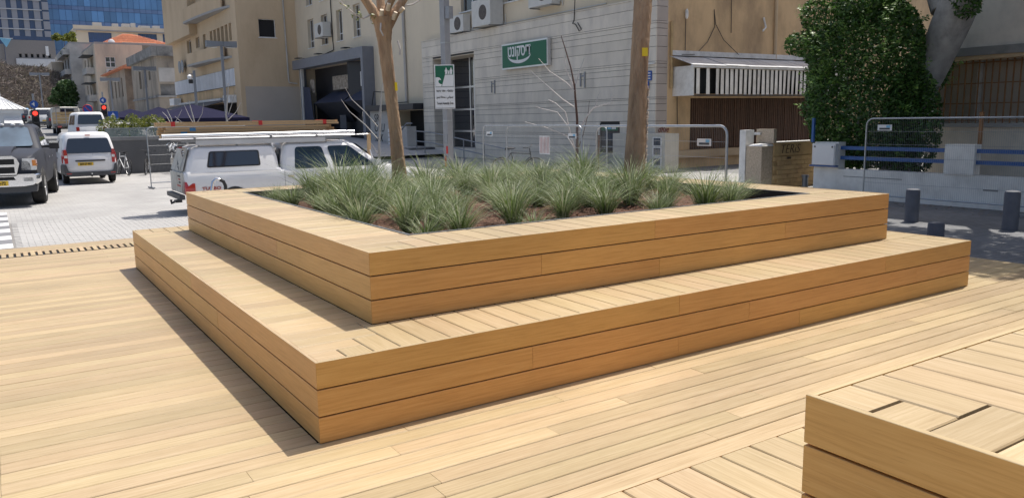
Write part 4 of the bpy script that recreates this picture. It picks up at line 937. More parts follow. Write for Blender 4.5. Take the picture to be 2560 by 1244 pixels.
# ------------------------------------------------------------------ buildings (drawn in world coordinates, parented to an Empty at their base)
def wb_(mb, name, mt, P, **k):
    o = mb.build(name, mt, P, **k)
    if P is not None and P.type == 'EMPTY': o.matrix_parent_inverse = Matrix.Translation(-P.location)
    return o
class Fac:
    """upright plane: axis 'x' looks towards -x (u runs along y), axis 'y' looks towards -y (u runs along x)"""
    def __init__(s, P, axis, c): s.P, s.ax, s.c = P, axis, c
    def pt(s, u, z, d=0.0): return (s.c+d, u, z) if s.ax == 'x' else (u, s.c+d, z)
    def wall(s, name, mt, u0, u1, z0, z1, ops=(), rev=0.18):
        us = sorted({u0, u1, *[v for o in ops for v in o[:2]]}); zs = sorted({z0, z1, *[v for o in ops for v in o[2:4]]}); m_ = MB()
        us = [u for u in us if u0 <= u <= u1]; zs = [z for z in zs if z0 <= z <= z1]
        for a, b in zip(us, us[1:]):
            for c, d in zip(zs, zs[1:]):
                cu, cz = (a+b)/2, (c+d)/2
                if any(o[0] < cu < o[1] and o[2] < cz < o[3] for o in ops): continue
                m_.poly([s.pt(a, c), s.pt(b, c), s.pt(b, d), s.pt(a, d)])
        for o in ops:
            r = o[4] if len(o) > 4 else rev; a, b, c, d = o[:4]
            m_.poly([s.pt(a, c), s.pt(a, c, r), s.pt(a, d, r), s.pt(a, d)]); m_.poly([s.pt(b, c), s.pt(b, c, r), s.pt(b, d, r), s.pt(b, d)])
            m_.poly([s.pt(a, c), s.pt(b, c), s.pt(b, c, r), s.pt(a, c, r)]); m_.poly([s.pt(a, d), s.pt(b, d), s.pt(b, d, r), s.pt(a, d, r)])
        return wb_(m_, name, mt, s.P)
    def bx(s, u0, u1, z0, z1, d0, d1, mb=None):
        a, b = s.pt(u0, z0, d0), s.pt(u1, z1, d1); return (mb or MB()).box(*a, *b)
    def box(s, name, mt, u0, u1, z0, z1, d0, d1, P=None, **k): return wb_(s.bx(u0, u1, z0, z1, d0, d1), name, mt, P or s.P, **k)
    def window(s, u0, u1, z0, z1, d=0.14, fw_=0.05, fm='white_plain', gm='glass_dark', mull=(), trans=(), sill=None, sm='concrete'):
        m_ = MB(); t = 0.05
        s.bx(u0, u1, z0, z0+fw_, d, d+t, m_); s.bx(u0, u1, z1-fw_, z1, d, d+t, m_); s.bx(u0, u0+fw_, z0+fw_, z1-fw_, d, d+t, m_); s.bx(u1-fw_, u1, z0+fw_, z1-fw_, d, d+t, m_)
        for q in mull: c = u0+(u1-u0)*q; s.bx(c-fw_/2, c+fw_/2, z0+fw_, z1-fw_, d+.002, d+t-.002, m_)
        for q in trans: c = z0+(z1-z0)*q; s.bx(u0+fw_, u1-fw_, c-fw_/2, c+fw_/2, d+.004, d+t-.004, m_)
        w_ = wb_(m_, 'window', fm, s.P)
        s.bx(u0+fw_*.5, u1-fw_*.5, z0+fw_*.5, z1-fw_*.5, d+t*.5, d+t*.5+.01).build('pane', gm, w_)
        if sill: s.bx(u0-.08, u1+.08, z0-.06, z0-.001, -sill, d+.02).build('sill', sm, w_)
        return w_
def ac_unit(label, fac, u0, u1, z0, z1, dep, fan_r=0.24, twin=False, group='air-conditioner units on the facades'):
    """outdoor unit on brackets: casing, fan grille, bracket, pipe"""
    c = fac.pt((u0+u1)/2, z0, -dep/2-.1); P = thing('air_conditioner', label, 'air conditioner', c, 0, group); F = Fac(P, fac.ax, fac.c)
    F.box('casing', 'ac_white', u0, u1, z0, z1, -dep-.1, -.1)
    um = u0 + (u1-u0)*.40; ax = 0 if fac.ax == 'x' else 1; ctr = F.pt(um, (z0+z1)/2, -dep-.1)
    g_ = MB().lathe([(.02, -.015), (fan_r, -.012), (fan_r, .004), (.02, .006)], ctr, 20, axis=ax); wb_(g_, 'fan', 'fan_grille', P)
    for k in (.33, .66): wb_(MB().torus(ctr, fan_r*k, .007, ax, 20, 4), 'fan_guard', 'ac_white', P)
    for u in (u0+.12, u1-.12): F.box('bracket', 'galv_dull', u-.02, u+.02, z0-.05, z0-.005, -dep-.12, 0.0)
    wb_(MB().tube([F.pt(u0+.03, z0+.15, -.18), F.pt(u0-.10, z0+.1, -.06), F.pt(u0-.13, z0-.08, -.04), F.pt(u0-.12, z0+.5, -.04)], .018, 6), 'pipe', 'ac_white', P)
    return P
HB = 13.0
# ---------------- bank at the corner
XB, YC, YL = 20.0, 18.67, 38.05
bank = thing('bank_building', 'corner bank clad in grey stone courses with beige plaster floors above', 'building', (XB, 28, G))
F = Fac(bank, 'x', XB); S = Fac(bank, 'y', YC)
E0, E1, EZ = 32.15, 36.74, 5.02                      # entrance recess
wb_(MB().box(XB+.04, YC+.04, G, XB+.62, E0, 6.0).box(XB+.04, E1, G, XB+7, YL, 6.0).box(XB+.04, E0, EZ, XB+7, E1, 6.0).box(XB+1.3, E0, G, XB+7, E1, EZ), 'stone_backing', 'stone_joint', bank)
lines = [6.06, 5.72, 5.19, 5.11, 4.92, 4.65, 4.25, 3.71, 3.63, 3.48, 3.24, 2.87, 2.37, 2.30, 2.12, 1.86, 1.47, .99, .91, .73, .47, .10, G]
AT = (20.72, 21.95, .20, 1.40)                       # cash machine opening
for zt, zb in zip(lines, lines[1:]):
    g_ = .015; th = -.012 if zt-zb < .12 else 0.0
    segs = [(YC, E0), (E1, YL)] if zb < EZ-.05 else [(YC, YL)]
    out = []
    for a, b in segs:
        if a == YC and zb < AT[3] and zt > AT[2]: out += [(a, AT[0]), (AT[1], b)]
        else: out.append((a, b))
    for a, b in out:
        cuts = [a]; x = a + rnd.uniform(1.6, 3.4)
        while x < b-.8 and zt-zb > .12: cuts.append(x); x += rnd.uniform(1.8, 3.6)
        cuts.append(b)
        for c, d in zip(cuts, cuts[1:]): F.box('stone_course', 'stone', c+(.0015 if c > a else 0), d-(.0015 if d < b else 0), zb+g_/2, zt-g_/2, th, .04)
    S.box('stone_course', 'stone_brown', XB+.0405, XB+.60, zb+g_/2, zt-g_/2, th, .04)
    if zb < EZ-.05: wb_(MB().box(XB+.0405, E1-.02, zb+g_/2, XB+1.25, E1+.03, min(zt, EZ)-g_/2), 'stone_course', 'stone', bank)
F.box('coping', 'stone', YC-.02, YL, 6.06, 6.10, -.03, .5)
# entrance glazing
D = 1.2
F.box('entrance_glass', 'glass_dark', E0+.02, E1-.05, G+.5, EZ, D, D+.03)
for u in (E0+.05, E0+2.0, E0+2.45, E1-.1): F.box('mullion', 'alu', u-.05, u+.05, G+.5, EZ, D-.05, D-.001)
for z in (3.42, 2.20, 1.0): F.box('transom', 'alu', E0, E1-.05, z-.05, z+.05, D-.07, D-.052)
F.box('entrance_floor', 'stone', E0, E1, G, G+.48, -.02, D+.1); F.box('entrance_ceiling', 'plaster_beige', E0, E1, EZ-.03, EZ, 0.03, D+.1)
F.box('door_panel', 'portal_grey', E0+.15, E0+1.9, G+.5, 2.15, D-.04, D-.002)
# plaster floors
ops = [(32.2, 34.05, 7.27, 9.3), (28.2, 29.75, 7.23, 9.3), (22.6, 24.2, 7.23, 9.3), (32.2, 34.05, 10.5, 12.4), (28.2, 29.75, 10.5, 12.4), (22.6, 24.2, 10.5, 12.4)]
F2 = Fac(bank, 'x', XB+.4); F2.wall('plaster_wall', 'plaster_beige', YC, YL, 6.08, HB, ops, .22)
for o in ops: F2.window(o[0], o[1], o[2], o[3], .16, .07, 'alu', 'glass_dark', (.5,), (), .10, 'white_weathered')
S2 = Fac(bank, 'y', YC); bop = [(21.86, 29.5, .32, 2.33)]
S2.wall('side_wall', 'plaster_brown', XB+.60, 42, G, HB, [(21.86, 29.5, .32, 2.33, .3)], .3)
S2.wall('side_return', 'plaster_brown', XB+.4, XB+.60, 6.08, HB, [], .1)
F.box('pipe_conduit', 'ac_white', 22.0, 33.5, 6.22, 6.26, .33, .37); F.box('roof_slab', 'concrete', YC, YL, HB, HB+.3, .2, 20)
# slatted shutter window on the side
S2.box('window_void', 'dark', 21.86, 29.5, .32, 2.33, .28, .3); u = 21.88
while u < 29.48:
    S2.box('shutter_slat', 'slat_brown', u, u+.085, .34, 2.31, .05 + rnd.uniform(-.01, .01), .085); u += .118
for z in (.7, 1.3, 1.9): S2.box('shutter_rail', 'slat_brown', 21.86, 29.5, z-.02, z+.02, .10, .125)
S2.box('window_sill', 'plaster_tan', 20.95, 29.9, .02, .31, -.16, .0)
S2.box('lower_wall_band', 'plaster_brown', 20.95, 29.9, G, .018, -.03, -.001)
# gutter pipe and cables on the side wall
wb_(MB().tube([(20.75, YC-.06, 5.2), (20.76, YC-.06, 2.7)], .055, 8), 'drain_pipe', 'block_tan', bank); wb_(MB().tube([(26.7, YC-.06, 7.5), (26.75, YC-.06, 3.95)], .07, 8), 'drain_pipe', 'plaster_tan', bank)
for pth in ([(21.5, YC-.03, 5.6), (21.5, YC-.03, 4.0)], [(23.05, YC-.03, 5.75), (23.1, YC-.03, 5.1), (22.7, YC-.04, 4.5), (22.0, YC-.1, 4.0), (21.1, YC-.25, 3.95)], [(23.05, YC-.03, 5.75), (23.15, YC-.03, 5.2), (23.6, YC-.06, 4.6), (24.4, YC-.15, 4.05)], [(24.0, YC-.03, 7), (24.05, YC-.03, 4.9)], [(21.1, YC-.03, 2.6), (21.15, YC-.03, 1.2)], [(30.5, YC-.03, 8), (30.5, YC-.03, 4.6)]):
    wb_(MB().tube(pth, .013, 5), 'cable', 'ink', bank)
wb_(MB().lathe([(.03, -.18), (.06, -.1), (.06, .1), (.03, .18)], (21.5, YC-.08, 5.5), 10), 'wall_lamp', 'white_weathered', bank)
wb_(MB().tube([(25.95, YC-.05, 5.6), (26.05, YC-.1, 5.2), (25.85, YC-.12, 5.05)], .04, 8), 'vent_pipe', 'white_weathered', bank)
text('graffiti', 'dRie', .32, 'ink_red', bank, (20.12, YC-.016, 1.05), (1, 0, 0), (0, 0, 1), bold=.002, shear=.3).matrix_parent_inverse = Matrix.Translation(-bank.location)
text('graffiti', 'ke', .30, 'ink_red', bank, (20.15, YC-.016, .62), (1, 0, 0), (0, 0, 1), bold=.002).matrix_parent_inverse = Matrix.Translation(-bank.location)

# signs on the bank
sg_ = thing('bank_sign', 'green lit box sign with white Hebrew lettering over a white smile arc', 'sign', (XB, 27.2, 4.5)); FS = Fac(sg_, 'x', XB)
FS.box('case', 'alu', 25.35, 29.13, 3.98, 5.16, -.22, -.02); pn = FS.box('face', 'green_sign', 25.42, 29.06, 4.05, 5.09, -.235, -.221)
text('lettering', 'טנוקסיד', .72, 'white_plain', pn, (XB-.238, 28.55, 4.55), (0, -1, 0), (0, 0, 1), bold=.016, width=1.9)
arc = [(27.6+math.cos(a)*.97, 4.62+math.sin(a)*.42) for a in [PI+ .0 + k*PI/16 for k in range(17)]]; arc2 = [(27.6+math.cos(a)*.97, 4.62+math.sin(a)*.27) for a in [2*PI - k*PI/16 for k in range(1, 16)]]
MB().prism(arc+arc2, 0, XB-.242, XB-.236).build('smile_arc', 'white_plain', pn)
at = thing('cash_machine', 'black cash machine with green header set in the bank wall', 'cash machine', (XB, 21.3, .2)); FA = Fac(at, 'x', XB)
FA.box('recess', 'portal_dark', AT[0], AT[1], AT[2], AT[3], .015, .038); FA.box('surround', 'black_plastic', AT[0], AT[0]+.08, AT[2], AT[3], -.02, .013); FA.box('surround', 'black_plastic', AT[1]-.08, AT[1], AT[2], AT[3], -.02, .013); FA.box('surround', 'black_plastic', AT[0]+.08, AT[1]-.08, AT[3]-.05, AT[3], -.02, .013)
h_ = FA.box('header', 'green_sign', AT[0]+.1, AT[1]-.1, 1.10, 1.33, -.018, .012)
for i, (a, b) in enumerate(((.12, .36), (.40, .62), (.66, .92))): FA.bx(AT[1]-.1-b, AT[1]-.1-a, 1.16, 1.27, -.026, -.0185).build('header_mark', ('green_dark', 'pale_blue', 'white_weathered')[i], h_)
FA.box('screen', 'glass_blue', AT[0]+.35, AT[1]-.3, .68, 1.0, .0, .013); FA.box('keypad_shelf', 'galv_dull', AT[0]+.2, AT[1]-.2, .42, .47, -.08, .012); FA.box('slot', 'alu', AT[0]+.18, AT[0]+.3, .6, .9, -.005, .013)
FA.box('plinth', 'galv_dull', AT[0], AT[1], -.25, .18, -.03, -.001)
for nm, lb, u0, u1, z0, z1, body in (('street_sign', 'blue street-name plate on the bank corner behind the tree trunk', 18.86, 19.45, 3.0, 3.36, None), ('house_number', 'small blue house-number plate with white 4 on the bank corner', 19.0, 19.38, 2.64, 2.97, '4')):
    o = thing(nm, lb, 'sign', (XB, u0, z0)); FO = Fac(o, 'x', XB); f_ = FO.box('plate', 'blue_sign', u0, u1, z0, z1, -.045, -.02)
    if body: text('numeral', body, .30, 'white_plain', f_, (XB-.048, u1-.20, z0+.06), (0, -1, 0), (0, 0, 1), bold=.008)
    else:
        for k in range(3): FO.bx(u0+.05, u1-.05, z0+.06+k*.1, z0+.10+k*.1, -.049, -.046).build('text_line', 'white_weathered', f_)
cm = thing('security_camera', 'small white security camera arm by the blue plates', 'camera', (XB, 18.9, 3.55)); FC = Fac(cm, 'x', XB); FC.box('arm', 'white_weathered', 18.7, 19.4, 3.60, 3.64, -.12, -.03); FC.box('housing', 'white_plain', 19.25, 19.45, 3.48, 3.62, -.3, -.08); FC.box('lens', 'black_plastic', 19.42, 19.58, 3.47, 3.6, -.3, -.12)
for u in (23.2, 30.4):
    o = thing('wall_bracket', 'pale metal bracket on the bank stone ' + ('right of the sign' if u < 25 else 'left of the sign'), 'bracket', (XB, u, 3.2)); FO = Fac(o, 'x', XB)
    FO.box('strap', 'galv_dull', u, u+.06, 2.95, 3.5, -.05, -.003); FO.box('strap', 'galv_dull', u-.28, u-.22, 2.9, 3.55, -.05, -.003); FO.box('bridge', 'galv_dull', u-.22, u, 3.35, 3.42, -.045, -.01)
ac_unit('small white air conditioner with rusty fan left of the bank lamp post', Fac(None, 'x', XB+.4), 32.95, 34.5, 6.2, 7.05, .42, .34)
ac_unit('tall white air conditioner with square grille above the bank door', Fac(None, 'x', XB+.4), 29.75, 31.5, 6.2, 7.45, .75, .36)
ac_unit('white air conditioner cut by the top frame above the bank sign', Fac(None, 'x', XB+.4), 25.1, 26.9, 6.6, 7.7, .45, .36)
ac_unit('white air conditioner at the frame top near the thick trunk', Fac(None, 'x', XB+.4), 20.6, 22.3, 6.75, 7.8, .45, .36)
o = thing('hanging_cable', 'loop of black cable dangling over the bank stone', 'cable', (XB, 23.6, 6)); wb_(MB().tube([(XB-.03, 23.55, 7.2), (XB-.04, 23.6, 6.3), (XB-.04, 23.65, 5.75), (XB-.04, 23.75, 5.6), (XB-.04, 23.55, 5.55), (XB-.04, 23.3, 5.25), (XB-.04, 23.15, 5.3), (XB-.04, 23.4, 5.6)], .02, 6), 'loop', 'ink', o)

# awning with louvres on the side wall
aw = thing('awning', 'sagging sheet-metal awning with hanging white louvres on the brown wall', 'awning', (25, YC, 2.5)); FA = Fac(aw, 'y', YC)
n_ = 16
for k in range(n_):
    a, b = 20.7+k*(30.4-20.7)/n_, 20.7+(k+1)*(30.4-20.7)/n_-.012; dz = rnd.uniform(-.012, .012)
    wb_(MB().slab([(a, YC-.005, 3.92+dz), (b, YC-.005, 3.92+dz), (b, YC-1.25, 3.52+dz), (a, YC-1.25, 3.52+dz)], .02), 'roof_sheet', 'metal_sheet', aw)
FA.box('edge_beam', 'white_weathered', 20.7, 30.4, 3.42, 3.515, -1.22, -1.12); FA.box('cement_fillet', 'white_weathered', 20.75, 30.4, 3.93, 4.12, -.12, -.004)
u = 20.95; k = 0
while u < 30.2:
    if k not in (1, 3):
        z_ = 2.44 + rnd.uniform(-.015, .015); wb_(MB().slab([(u, YC-1.17, z_), (u+.20, YC-1.13+rnd.uniform(-.03, .03), z_), (u+.20, YC-1.13, 3.40), (u, YC-1.17, 3.40)], .014), 'louvre', 'louver', aw)
    u += .262; k += 1
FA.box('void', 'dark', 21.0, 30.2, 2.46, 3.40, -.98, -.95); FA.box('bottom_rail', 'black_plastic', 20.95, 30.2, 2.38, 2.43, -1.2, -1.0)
for u in (20.9, 30.2): FA.box('side_panel', 'louver', u-.02, u+.02, 2.40, 3.5, -1.1, -.003)

# ---------------- beige house with the dark portal
YB = 61.1
bh_ = thing('shop_building', 'beige plaster building with narrow windows above a dark angular shop portal', 'building', (20.4, 50, .4)); F = Fac(bh_, 'x', 20.4)
ops = [(57.0, 58.35, 7.35, 9.5), (54.0, 55.3, 7.35, 9.5), (51.0, 52.15, 7.35, 9.5), (47.8, 49.0, 7.35, 9.5)]
ops += [(a, b, c+3.2, d+3.2) for a, b, c, d in ops]
F.wall('front_wall', 'plaster_beige', 38.05, YB, G, 14, ops + [(46.3, 59.6, G, 5.8, .9), (38.7, 42.2, G, 2.25, .8)], .28)
for a, b, c, d in ops: F.window(a, b, c, d, .22, .06, 'white_weathered', 'glass_dark', (.55,), (.25,), .06, 'white_weathered')
F.box('shop_void', 'portal_dark', 46.3, 59.6, G, 5.8, .85, .9); F.box('gate_void', 'dark', 38.7, 42.2, G, 2.25, .75, .8); F.box('roof_slab', 'concrete', 38.05, YB, 14, 14.25, -.1, 8)
po = thing('shop_portal', 'slate-blue boxed shop portal with dark faceted panels and posters inside', 'shop front', (20, 52.5, .4)); FP = Fac(po, 'x', 19.6)
FP.box('lintel', 'portal_grey', 45.79, 60.2, 5.78, 6.48, 0, .795); FP.box('jamb', 'portal_grey', 45.79, 46.15, G, 5.779, 0, .795); FP.box('jamb', 'portal_grey', 59.3, 59.6, G, 5.779, .35, .795); FP.box('pipe_post', 'ac_white', 59.0, 59.28, G, 5.779, .3, .5)
def facet(mt, pts): wb_(MB().slab(pts, .02), 'facet', mt, po)
X0, X1, XM = 19.65, 21.2, 20.2
zm = 3.05
facet('portal_dark', [(X1, 52.6, 5.75), (XM, 50.0, 5.75), (XM, 50.0, zm), (X1, 52.6, zm)]); facet('portal_dark', [(XM, 50.0, 5.75), (X1, 47.2, 5.75), (X1, 47.2, zm), (XM, 50.0, zm)])
facet('portal_blue', [(X1, 55.8, 3.9), (X1, 51.0, 3.9), (X0+.15, 50.2, zm), (X0+.15, 56.2, zm)]); facet('portal_blue', [(X1, 48.5, 4.2), (X1, 46.3, 4.3), (X0+.15, 46.3, zm), (X0+.15, 50.0, zm)])
facet('portal_dark', [(X0+.15, 56.2, zm-.02), (X0+.15, 50.2, zm-.02), (X1, 51.5, 1.6), (X1, 55.5, 1.6)]); facet('portal_dark', [(X0+.15, 50.0, zm-.02), (X0+.15, 46.3, zm-.02), (X1, 46.3, 1.6), (X1, 48.6, 1.6)])
facet('portal_blue', [(X0+.3, 58.9, 4.4), (X0+.3, 57.4, 4.3), (X0+.6, 57.2, G), (X0+.3, 58.9, G)]); facet('portal_dark', [(X0+.15, 56.2, zm), (X0+.6, 57.2, zm), (X0+.6, 57.2, G), (X0+.15, 56.2, G)])
FP.box('poster', 'poster', 51.4, 54.6, 4.0, 5.0, 1.2, 1.23); FP.box('poster', 'poster', 57.0, 57.9, 3.9, 4.9, .6, .63); q_ = FP.box('notice', 'white_weathered', 46.4, 47.5, 4.0, 4.95, .5, .53); FP.bx(46.5, 47.3, 4.4, 4.75, .494, .499).build('notice_print', 'grey_plastic', q_)
FP.box('shop_window', 'glass_blue', 46.3, 48.4, .55, 2.6, .9, .93); FP.box('shop_window', 'glass_blue', 52.0, 53.2, .6, 2.4, 1.1, 1.13)
for k in range(5): FP.box('window_lettering', 'white_weathered', 46.7+k*.24, 46.86+k*.24, 1.15+(k % 2)*.1, 1.5, .885, .899)
ac_unit('white air conditioner beside the second narrow window of the beige building', Fac(None, 'x', 20.4), 53.1, 54.9, 7.8, 8.8, .6, .36)
wb_(MB().tube([(20.33, 53.0, 12), (20.33, 52.9, 7.6), (20.33, 52.8, 6.8), (20.3, 55, 6.6), (20.3, 58.5, 6.55)], .035, 6), 'cable', 'ink', bh_); wb_(MB().tube([(20.3, 41.0, 12), (20.3, 40.9, 2.7)], .09, 8), 'drain_pipe', 'plaster_white', bh_)
for u in (48.6, 54.0, 58.5):
    o = thing('spot_lamp', 'thin dark floodlight arm over the slate portal, ' + {48.6: 'nearest the trees', 54.0: 'in the middle', 58.5: 'far end'}[u], 'lamp', (19.9, u, 6.5)); wb_(MB().box(19.35, u-.35, 6.56, 19.75, u+.35, 6.61), 'head', 'black_plastic', o); wb_(MB().box(19.75, u-.03, 6.57, 20.39, u+.03, 6.60), 'arm', 'black_plastic', o)
# gate zone right of the portal
ga = thing('gate_canopy', 'flat black canopy over the gateway between shop portal and bank', 'canopy', (20, 41, 2.3)); FG = Fac(ga, 'x', 19.4); FG.box('slab', 'portal_dark', 38.2, 45.3, 2.28, 2.62, 0, .99)
wb_(MB().tube([(19.6, 44.6, 2.63), (19.6, 44.2, 3.5), (19.7, 42.6, 3.4), (19.7, 41.6, 2.8), (19.6, 40.6, 2.7), (19.6, 39.4, 2.72)], .03, 6), 'cable', 'ink', ga)
gw = thing('graffiti_wall', 'pale pier scrawled with black graffiti beside the shop portal', 'wall', (19.8, 44, G)); FW = Fac(gw, 'x', 19.7); FW.box('pier', 'plaster_white', 42.3, 45.2, G, 2.27, 0, .69)
for z, b_ in ((1.55, 'SR'), (.95, 'ORU'), (.3, 'SAK')): text('graffiti', b_, .75, 'ink', gw, (19.69, 44.6, z), (0, -1, 0), (0, 0, 1), shear=.2).matrix_parent_inverse = Matrix.Translation(-gw.location)
gb = thing('letterbox_cabinet', 'pale gate cabinet with a column of small white letterboxes', 'cabinet', (19.2, 40, G)); FB = Fac(gb, 'x', 19.0); FB.box('case', 'plaster_white', 38.3, 41.3, G, 1.30, 0, .6)
for k in range(6): FB.box('letterbox', 'white_plain', 40.55, 40.9, .95-k*.27, 1.15-k*.27, -.03, -.001)
FB.box('notice', 'red_faded', 40.0, 40.45, .95, 1.2, -.02, -.001)
o = thing('warning_beacon', 'small orange beacon on the gate cabinet', 'beacon', (19.2, 41.0, 1.3)); MB().lathe([(.12, 0), (.12, .08), (.09, .26), (.02, .32)], (0, 0, .0), 12).build('lens', 'lens_orange', o, smooth=True)

# ---------------- tan block with ribbon windows and balconies
tb_ = thing('apartment_building', 'tan apartment block with rounded balconies and a grey panel band', 'building', (16, 75, 1.0)); F = Fac(tb_, 'x', 16.0); S = Fac(tb_, 'y', YB)
S.wall('side_wall', 'plaster_tan', 16.0, 20.4, 4.51, 15.5, [(17.37, 18.71, 8.35, 9.77), (17.37, 18.71, 12.0, 13.4)], .2)
S.box('painted_base', 'plaster_grey_warm', 16.0, 20.4, G, 4.51, 0.001, .3)
for z in (8.35, 12.0): S.window(17.37, 18.71, z, z+1.42, .13, .05, 'white_weathered', 'dark', (), (), .06, 'white_weathered')
wb_(MB().tube([(19.37, YB-.08, 15), (19.50, YB-.08, 5.0), (19.55, YB-.08, 4.82), (20.2, YB-.08, 4.75)], .06, 8), 'drain_pipe', 'plaster_white', tb_)
wins = []; u = 63.9
for k in range(6): wins.append((u, u+.95, 8.35, 9.72)); u += 1.35
wins += [(73.2, 74.3, 8.4, 9.7), (75.9, 77.4, 8.75, 9.7), (79.5, 81.5, 7.9, 9.75)]
wins2 = [(80.5, 82.2, 11.4, 13.4)]
F.wall('front_wall', 'plaster_tan', YB, 88.8, 6.1, 15.5, wins+wins2, .3)
F.wall('ground_wall', 'plaster_brown', YB, 88.8, .5, 4.65, [(62.5, 86, .6, 3.4, 1.2)], 1.2); F.box('shop_void', 'dark', 62.5, 86, .6, 3.4, 1.15, 1.2)
for a, b, c, d in wins: F.window(a, b, c, d, .24, .05, 'white_weathered', 'glass_dark', (.5,))
for a, b, c, d in wins2: F.window(a, b, c, d, .24, .06, 'white_weathered', 'glass_dark', (.5,))
F.box('corner_pier', 'plaster_tan', YB, 62.7, .5, 15.5, -.35, -.003); F.box('overhang', 'plaster_tan', 76.5, 88.8, 9.95, 15.5, -.7, -.004)
F.box('panel_backing', 'ink', 62.71, 88.6, 4.66, 6.09, -.1, -.002); u = 62.75
while u < 88.4: F.box('cladding_panel', 'panel_grey', u, u+1.15, 4.70, 6.07, -.14, -.101); u += 1.23
def balcony(z0, z1, ua, ub, dep):
    pts = [(16.0, ua)] + [(16.0-dep*math.sin(k*PI/20)**.6, ua+(ub-ua)*k/10) for k in range(1, 10)] + [(16.0, ub)]
    wb_(MB().prism(pts, 2, z0, z0+.18), 'balcony_slab', 'concrete', tb_)
    inn = [(min(15.999, x+.12), y) for x, y in pts[1:-1]]
    wb_(MB().prism(pts[1:-1] + inn[::-1], 2, z0+.181, z1), 'balcony_parapet', 'plaster_tan', tb_)
balcony(6.95, 8.1, 64.5, 78.0, 1.1); balcony(10.9, 12.2, 64.0, 78.5, 1.1)
for k in (83.0, 84.4): 
    o = thing('wall_disc', 'grey round metal disc mounted on the tan block, ' + ('nearer the balcony' if k < 84 else 'nearer the old house'), 'disc', (15.9, k, 7.4)); wb_(MB().lathe([(.03, -.12), (.62, -.03), (.62, .02), (.03, .03)], (15.7, k, 7.4), 20, axis=0), 'dish', 'galv_dull', o, smooth=True); wb_(MB().cyl((15.7, k, 7.4), (15.99, k, 7.4), .05), 'mount', 'galv_dull', o)
sb = thing('shop_awning', 'dark retracted shop awning under the tan block with pale arms', 'awning', (15, 74, 3)); FB = Fac(sb, 'x', 14.2); FB.box('roller', 'metal_sheet', 66, 84, 3.55, 3.75, 1.0, 1.5); wb_(MB().slab([(15.3, 64, 3.5), (15.3, 85, 3.5), (13.6, 85, 3.05), (13.6, 64, 3.05)], .03), 'cloth', 'portal_dark', sb)
FB.box('sign_box', 'white_weathered', 62.6, 64.8, 3.3, 3.9, .9, 1.6); FB.box('sign_box', 'white_plain', 85.6, 88.0, 3.6, 4.3, .9, 1.6)

# ---------------- old houses further up the street
oh = thing('old_house', 'old weathered house with stained concrete parapet beyond the tan block', 'building', (15.3, 100, 1.8)); F = Fac(oh, 'x', 15.3); S = Fac(oh, 'y', 95)
S.wall('side_wall', 'plaster_old', 15.3, 21, 1.5, 9.3, [(15.5, 17.4, 4.9, 6.2, .3)], .3); S.box('infill', 'concrete_old', 15.5, 17.4, 4.9, 6.2, .25, .3); S.box('plaster_patch', 'plaster_white', 15.45, 17.5, 6.45, 8.0, -.03, -.001); S.box('ledge', 'concrete', 15.2, 18, 4.72, 4.86, -.15, -.001)
fw1 = [(99.5, 101, 6.9, 8.2), (102.5, 104.5, 6.1, 8.4), (106.5, 108.2, 6.1, 8.2)]
F.wall('front_wall', 'plaster_old', 95, 114, 1.5, 9.3, fw1, .3)
for a, b, c, d in fw1: F.window(a, b, c, d, .2, .06, 'concrete', 'glass_dark', (.5,))
F.box('parapet', 'concrete_old', 94.6, 114.2, 9.3, 10.35, -.5, .1); S.box('parapet', 'concrete_old', 15.41, 21, 9.301, 10.35, -.45, .0); F.box('string_course', 'concrete_old', 95, 114, 4.7, 4.95, -.15, -.001)
sh_ = thing('stone_house', 'dark brown stone house with low tiled roof between old house and cream block', 'building', (15, 126, 3)); F = Fac(sh_, 'x', 15.0); S = Fac(sh_, 'y', 118)
S.wall('side_wall', 'stone_old', 15, 23, 2, 9.4, [], .2); fw2 = [(121, 122.2, 5.6, 8.2), (124.5, 125.7, 5.6, 8.2), (128, 129.2, 5.6, 8.2), (132, 133.2, 5.6, 8.2)]
F.wall('front_wall', 'plaster_old', 118, 138, 2, 9.4, fw2, .3)
for a, b, c, d in fw2: F.window(a, b, c, d, .2, .06, 'concrete', 'glass_dark')
wb_(MB().prism([(14.2, 9.4), (19.5, 11.6), (24, 9.4), (24, 9.25), (14.2, 9.25)], 1, 117.3, 138.4), 'roof', 'roof_tile', sh_)
ch = thing('cream_block', 'cream plaster block with balconies on its street front and satellite dish', 'building', (14.1, 155, 4)); F = Fac(ch, 'x', 14.1); S = Fac(ch, 'y', 142)
so_ = [(15.5, 17.0, 10.9, 12.6), (16.2, 17.3, 6.9, 8.6), (15.4, 17.2, 4.6, 5.9)]
S.wall('side_wall', 'plaster_cream', 14.1, 21.2, 3, 14.6, so_, .2)
S.window(15.5, 17.0, 10.9, 12.6, .14, .1, 'white_plain', 'glass_dark', (.5,), (.5,)); S.window(16.2, 17.3, 6.9, 8.6, .14, .08, 'concrete', 'dark'); S.window(15.4, 17.2, 4.6, 5.9, .14, .08, 'concrete_old', 'dark', (.5,))
fw3 = [(146, 149, 10.6, 13), (146, 149, 6.2, 8.6), (152, 154, 10.6, 13), (152, 154, 6.2, 8.6), (157, 159, 10.6, 13), (157, 159, 6.2, 8.6)]
F.wall('front_wall', 'plaster_cream', 142, 163, 3, 14.6, fw3, .5)
for a, b, c, d in fw3: F.window(a, b, c, d, .35, .1, 'concrete', 'glass_dark', (.5,))
for z in (10.0, 5.6):
    F.box('balcony', 'plaster_white', 144.5, 151, z, z+1.0, -1.2, -.002); F.box('balcony_roof', 'portal_dark', 144.3, 151.2, z+2.9, z+3.0, -1.6, -.002)
wb_(MB().box(14.15, 142.2, 14.6, 27, 163, 14.9), 'roof_slab', 'concrete', ch)
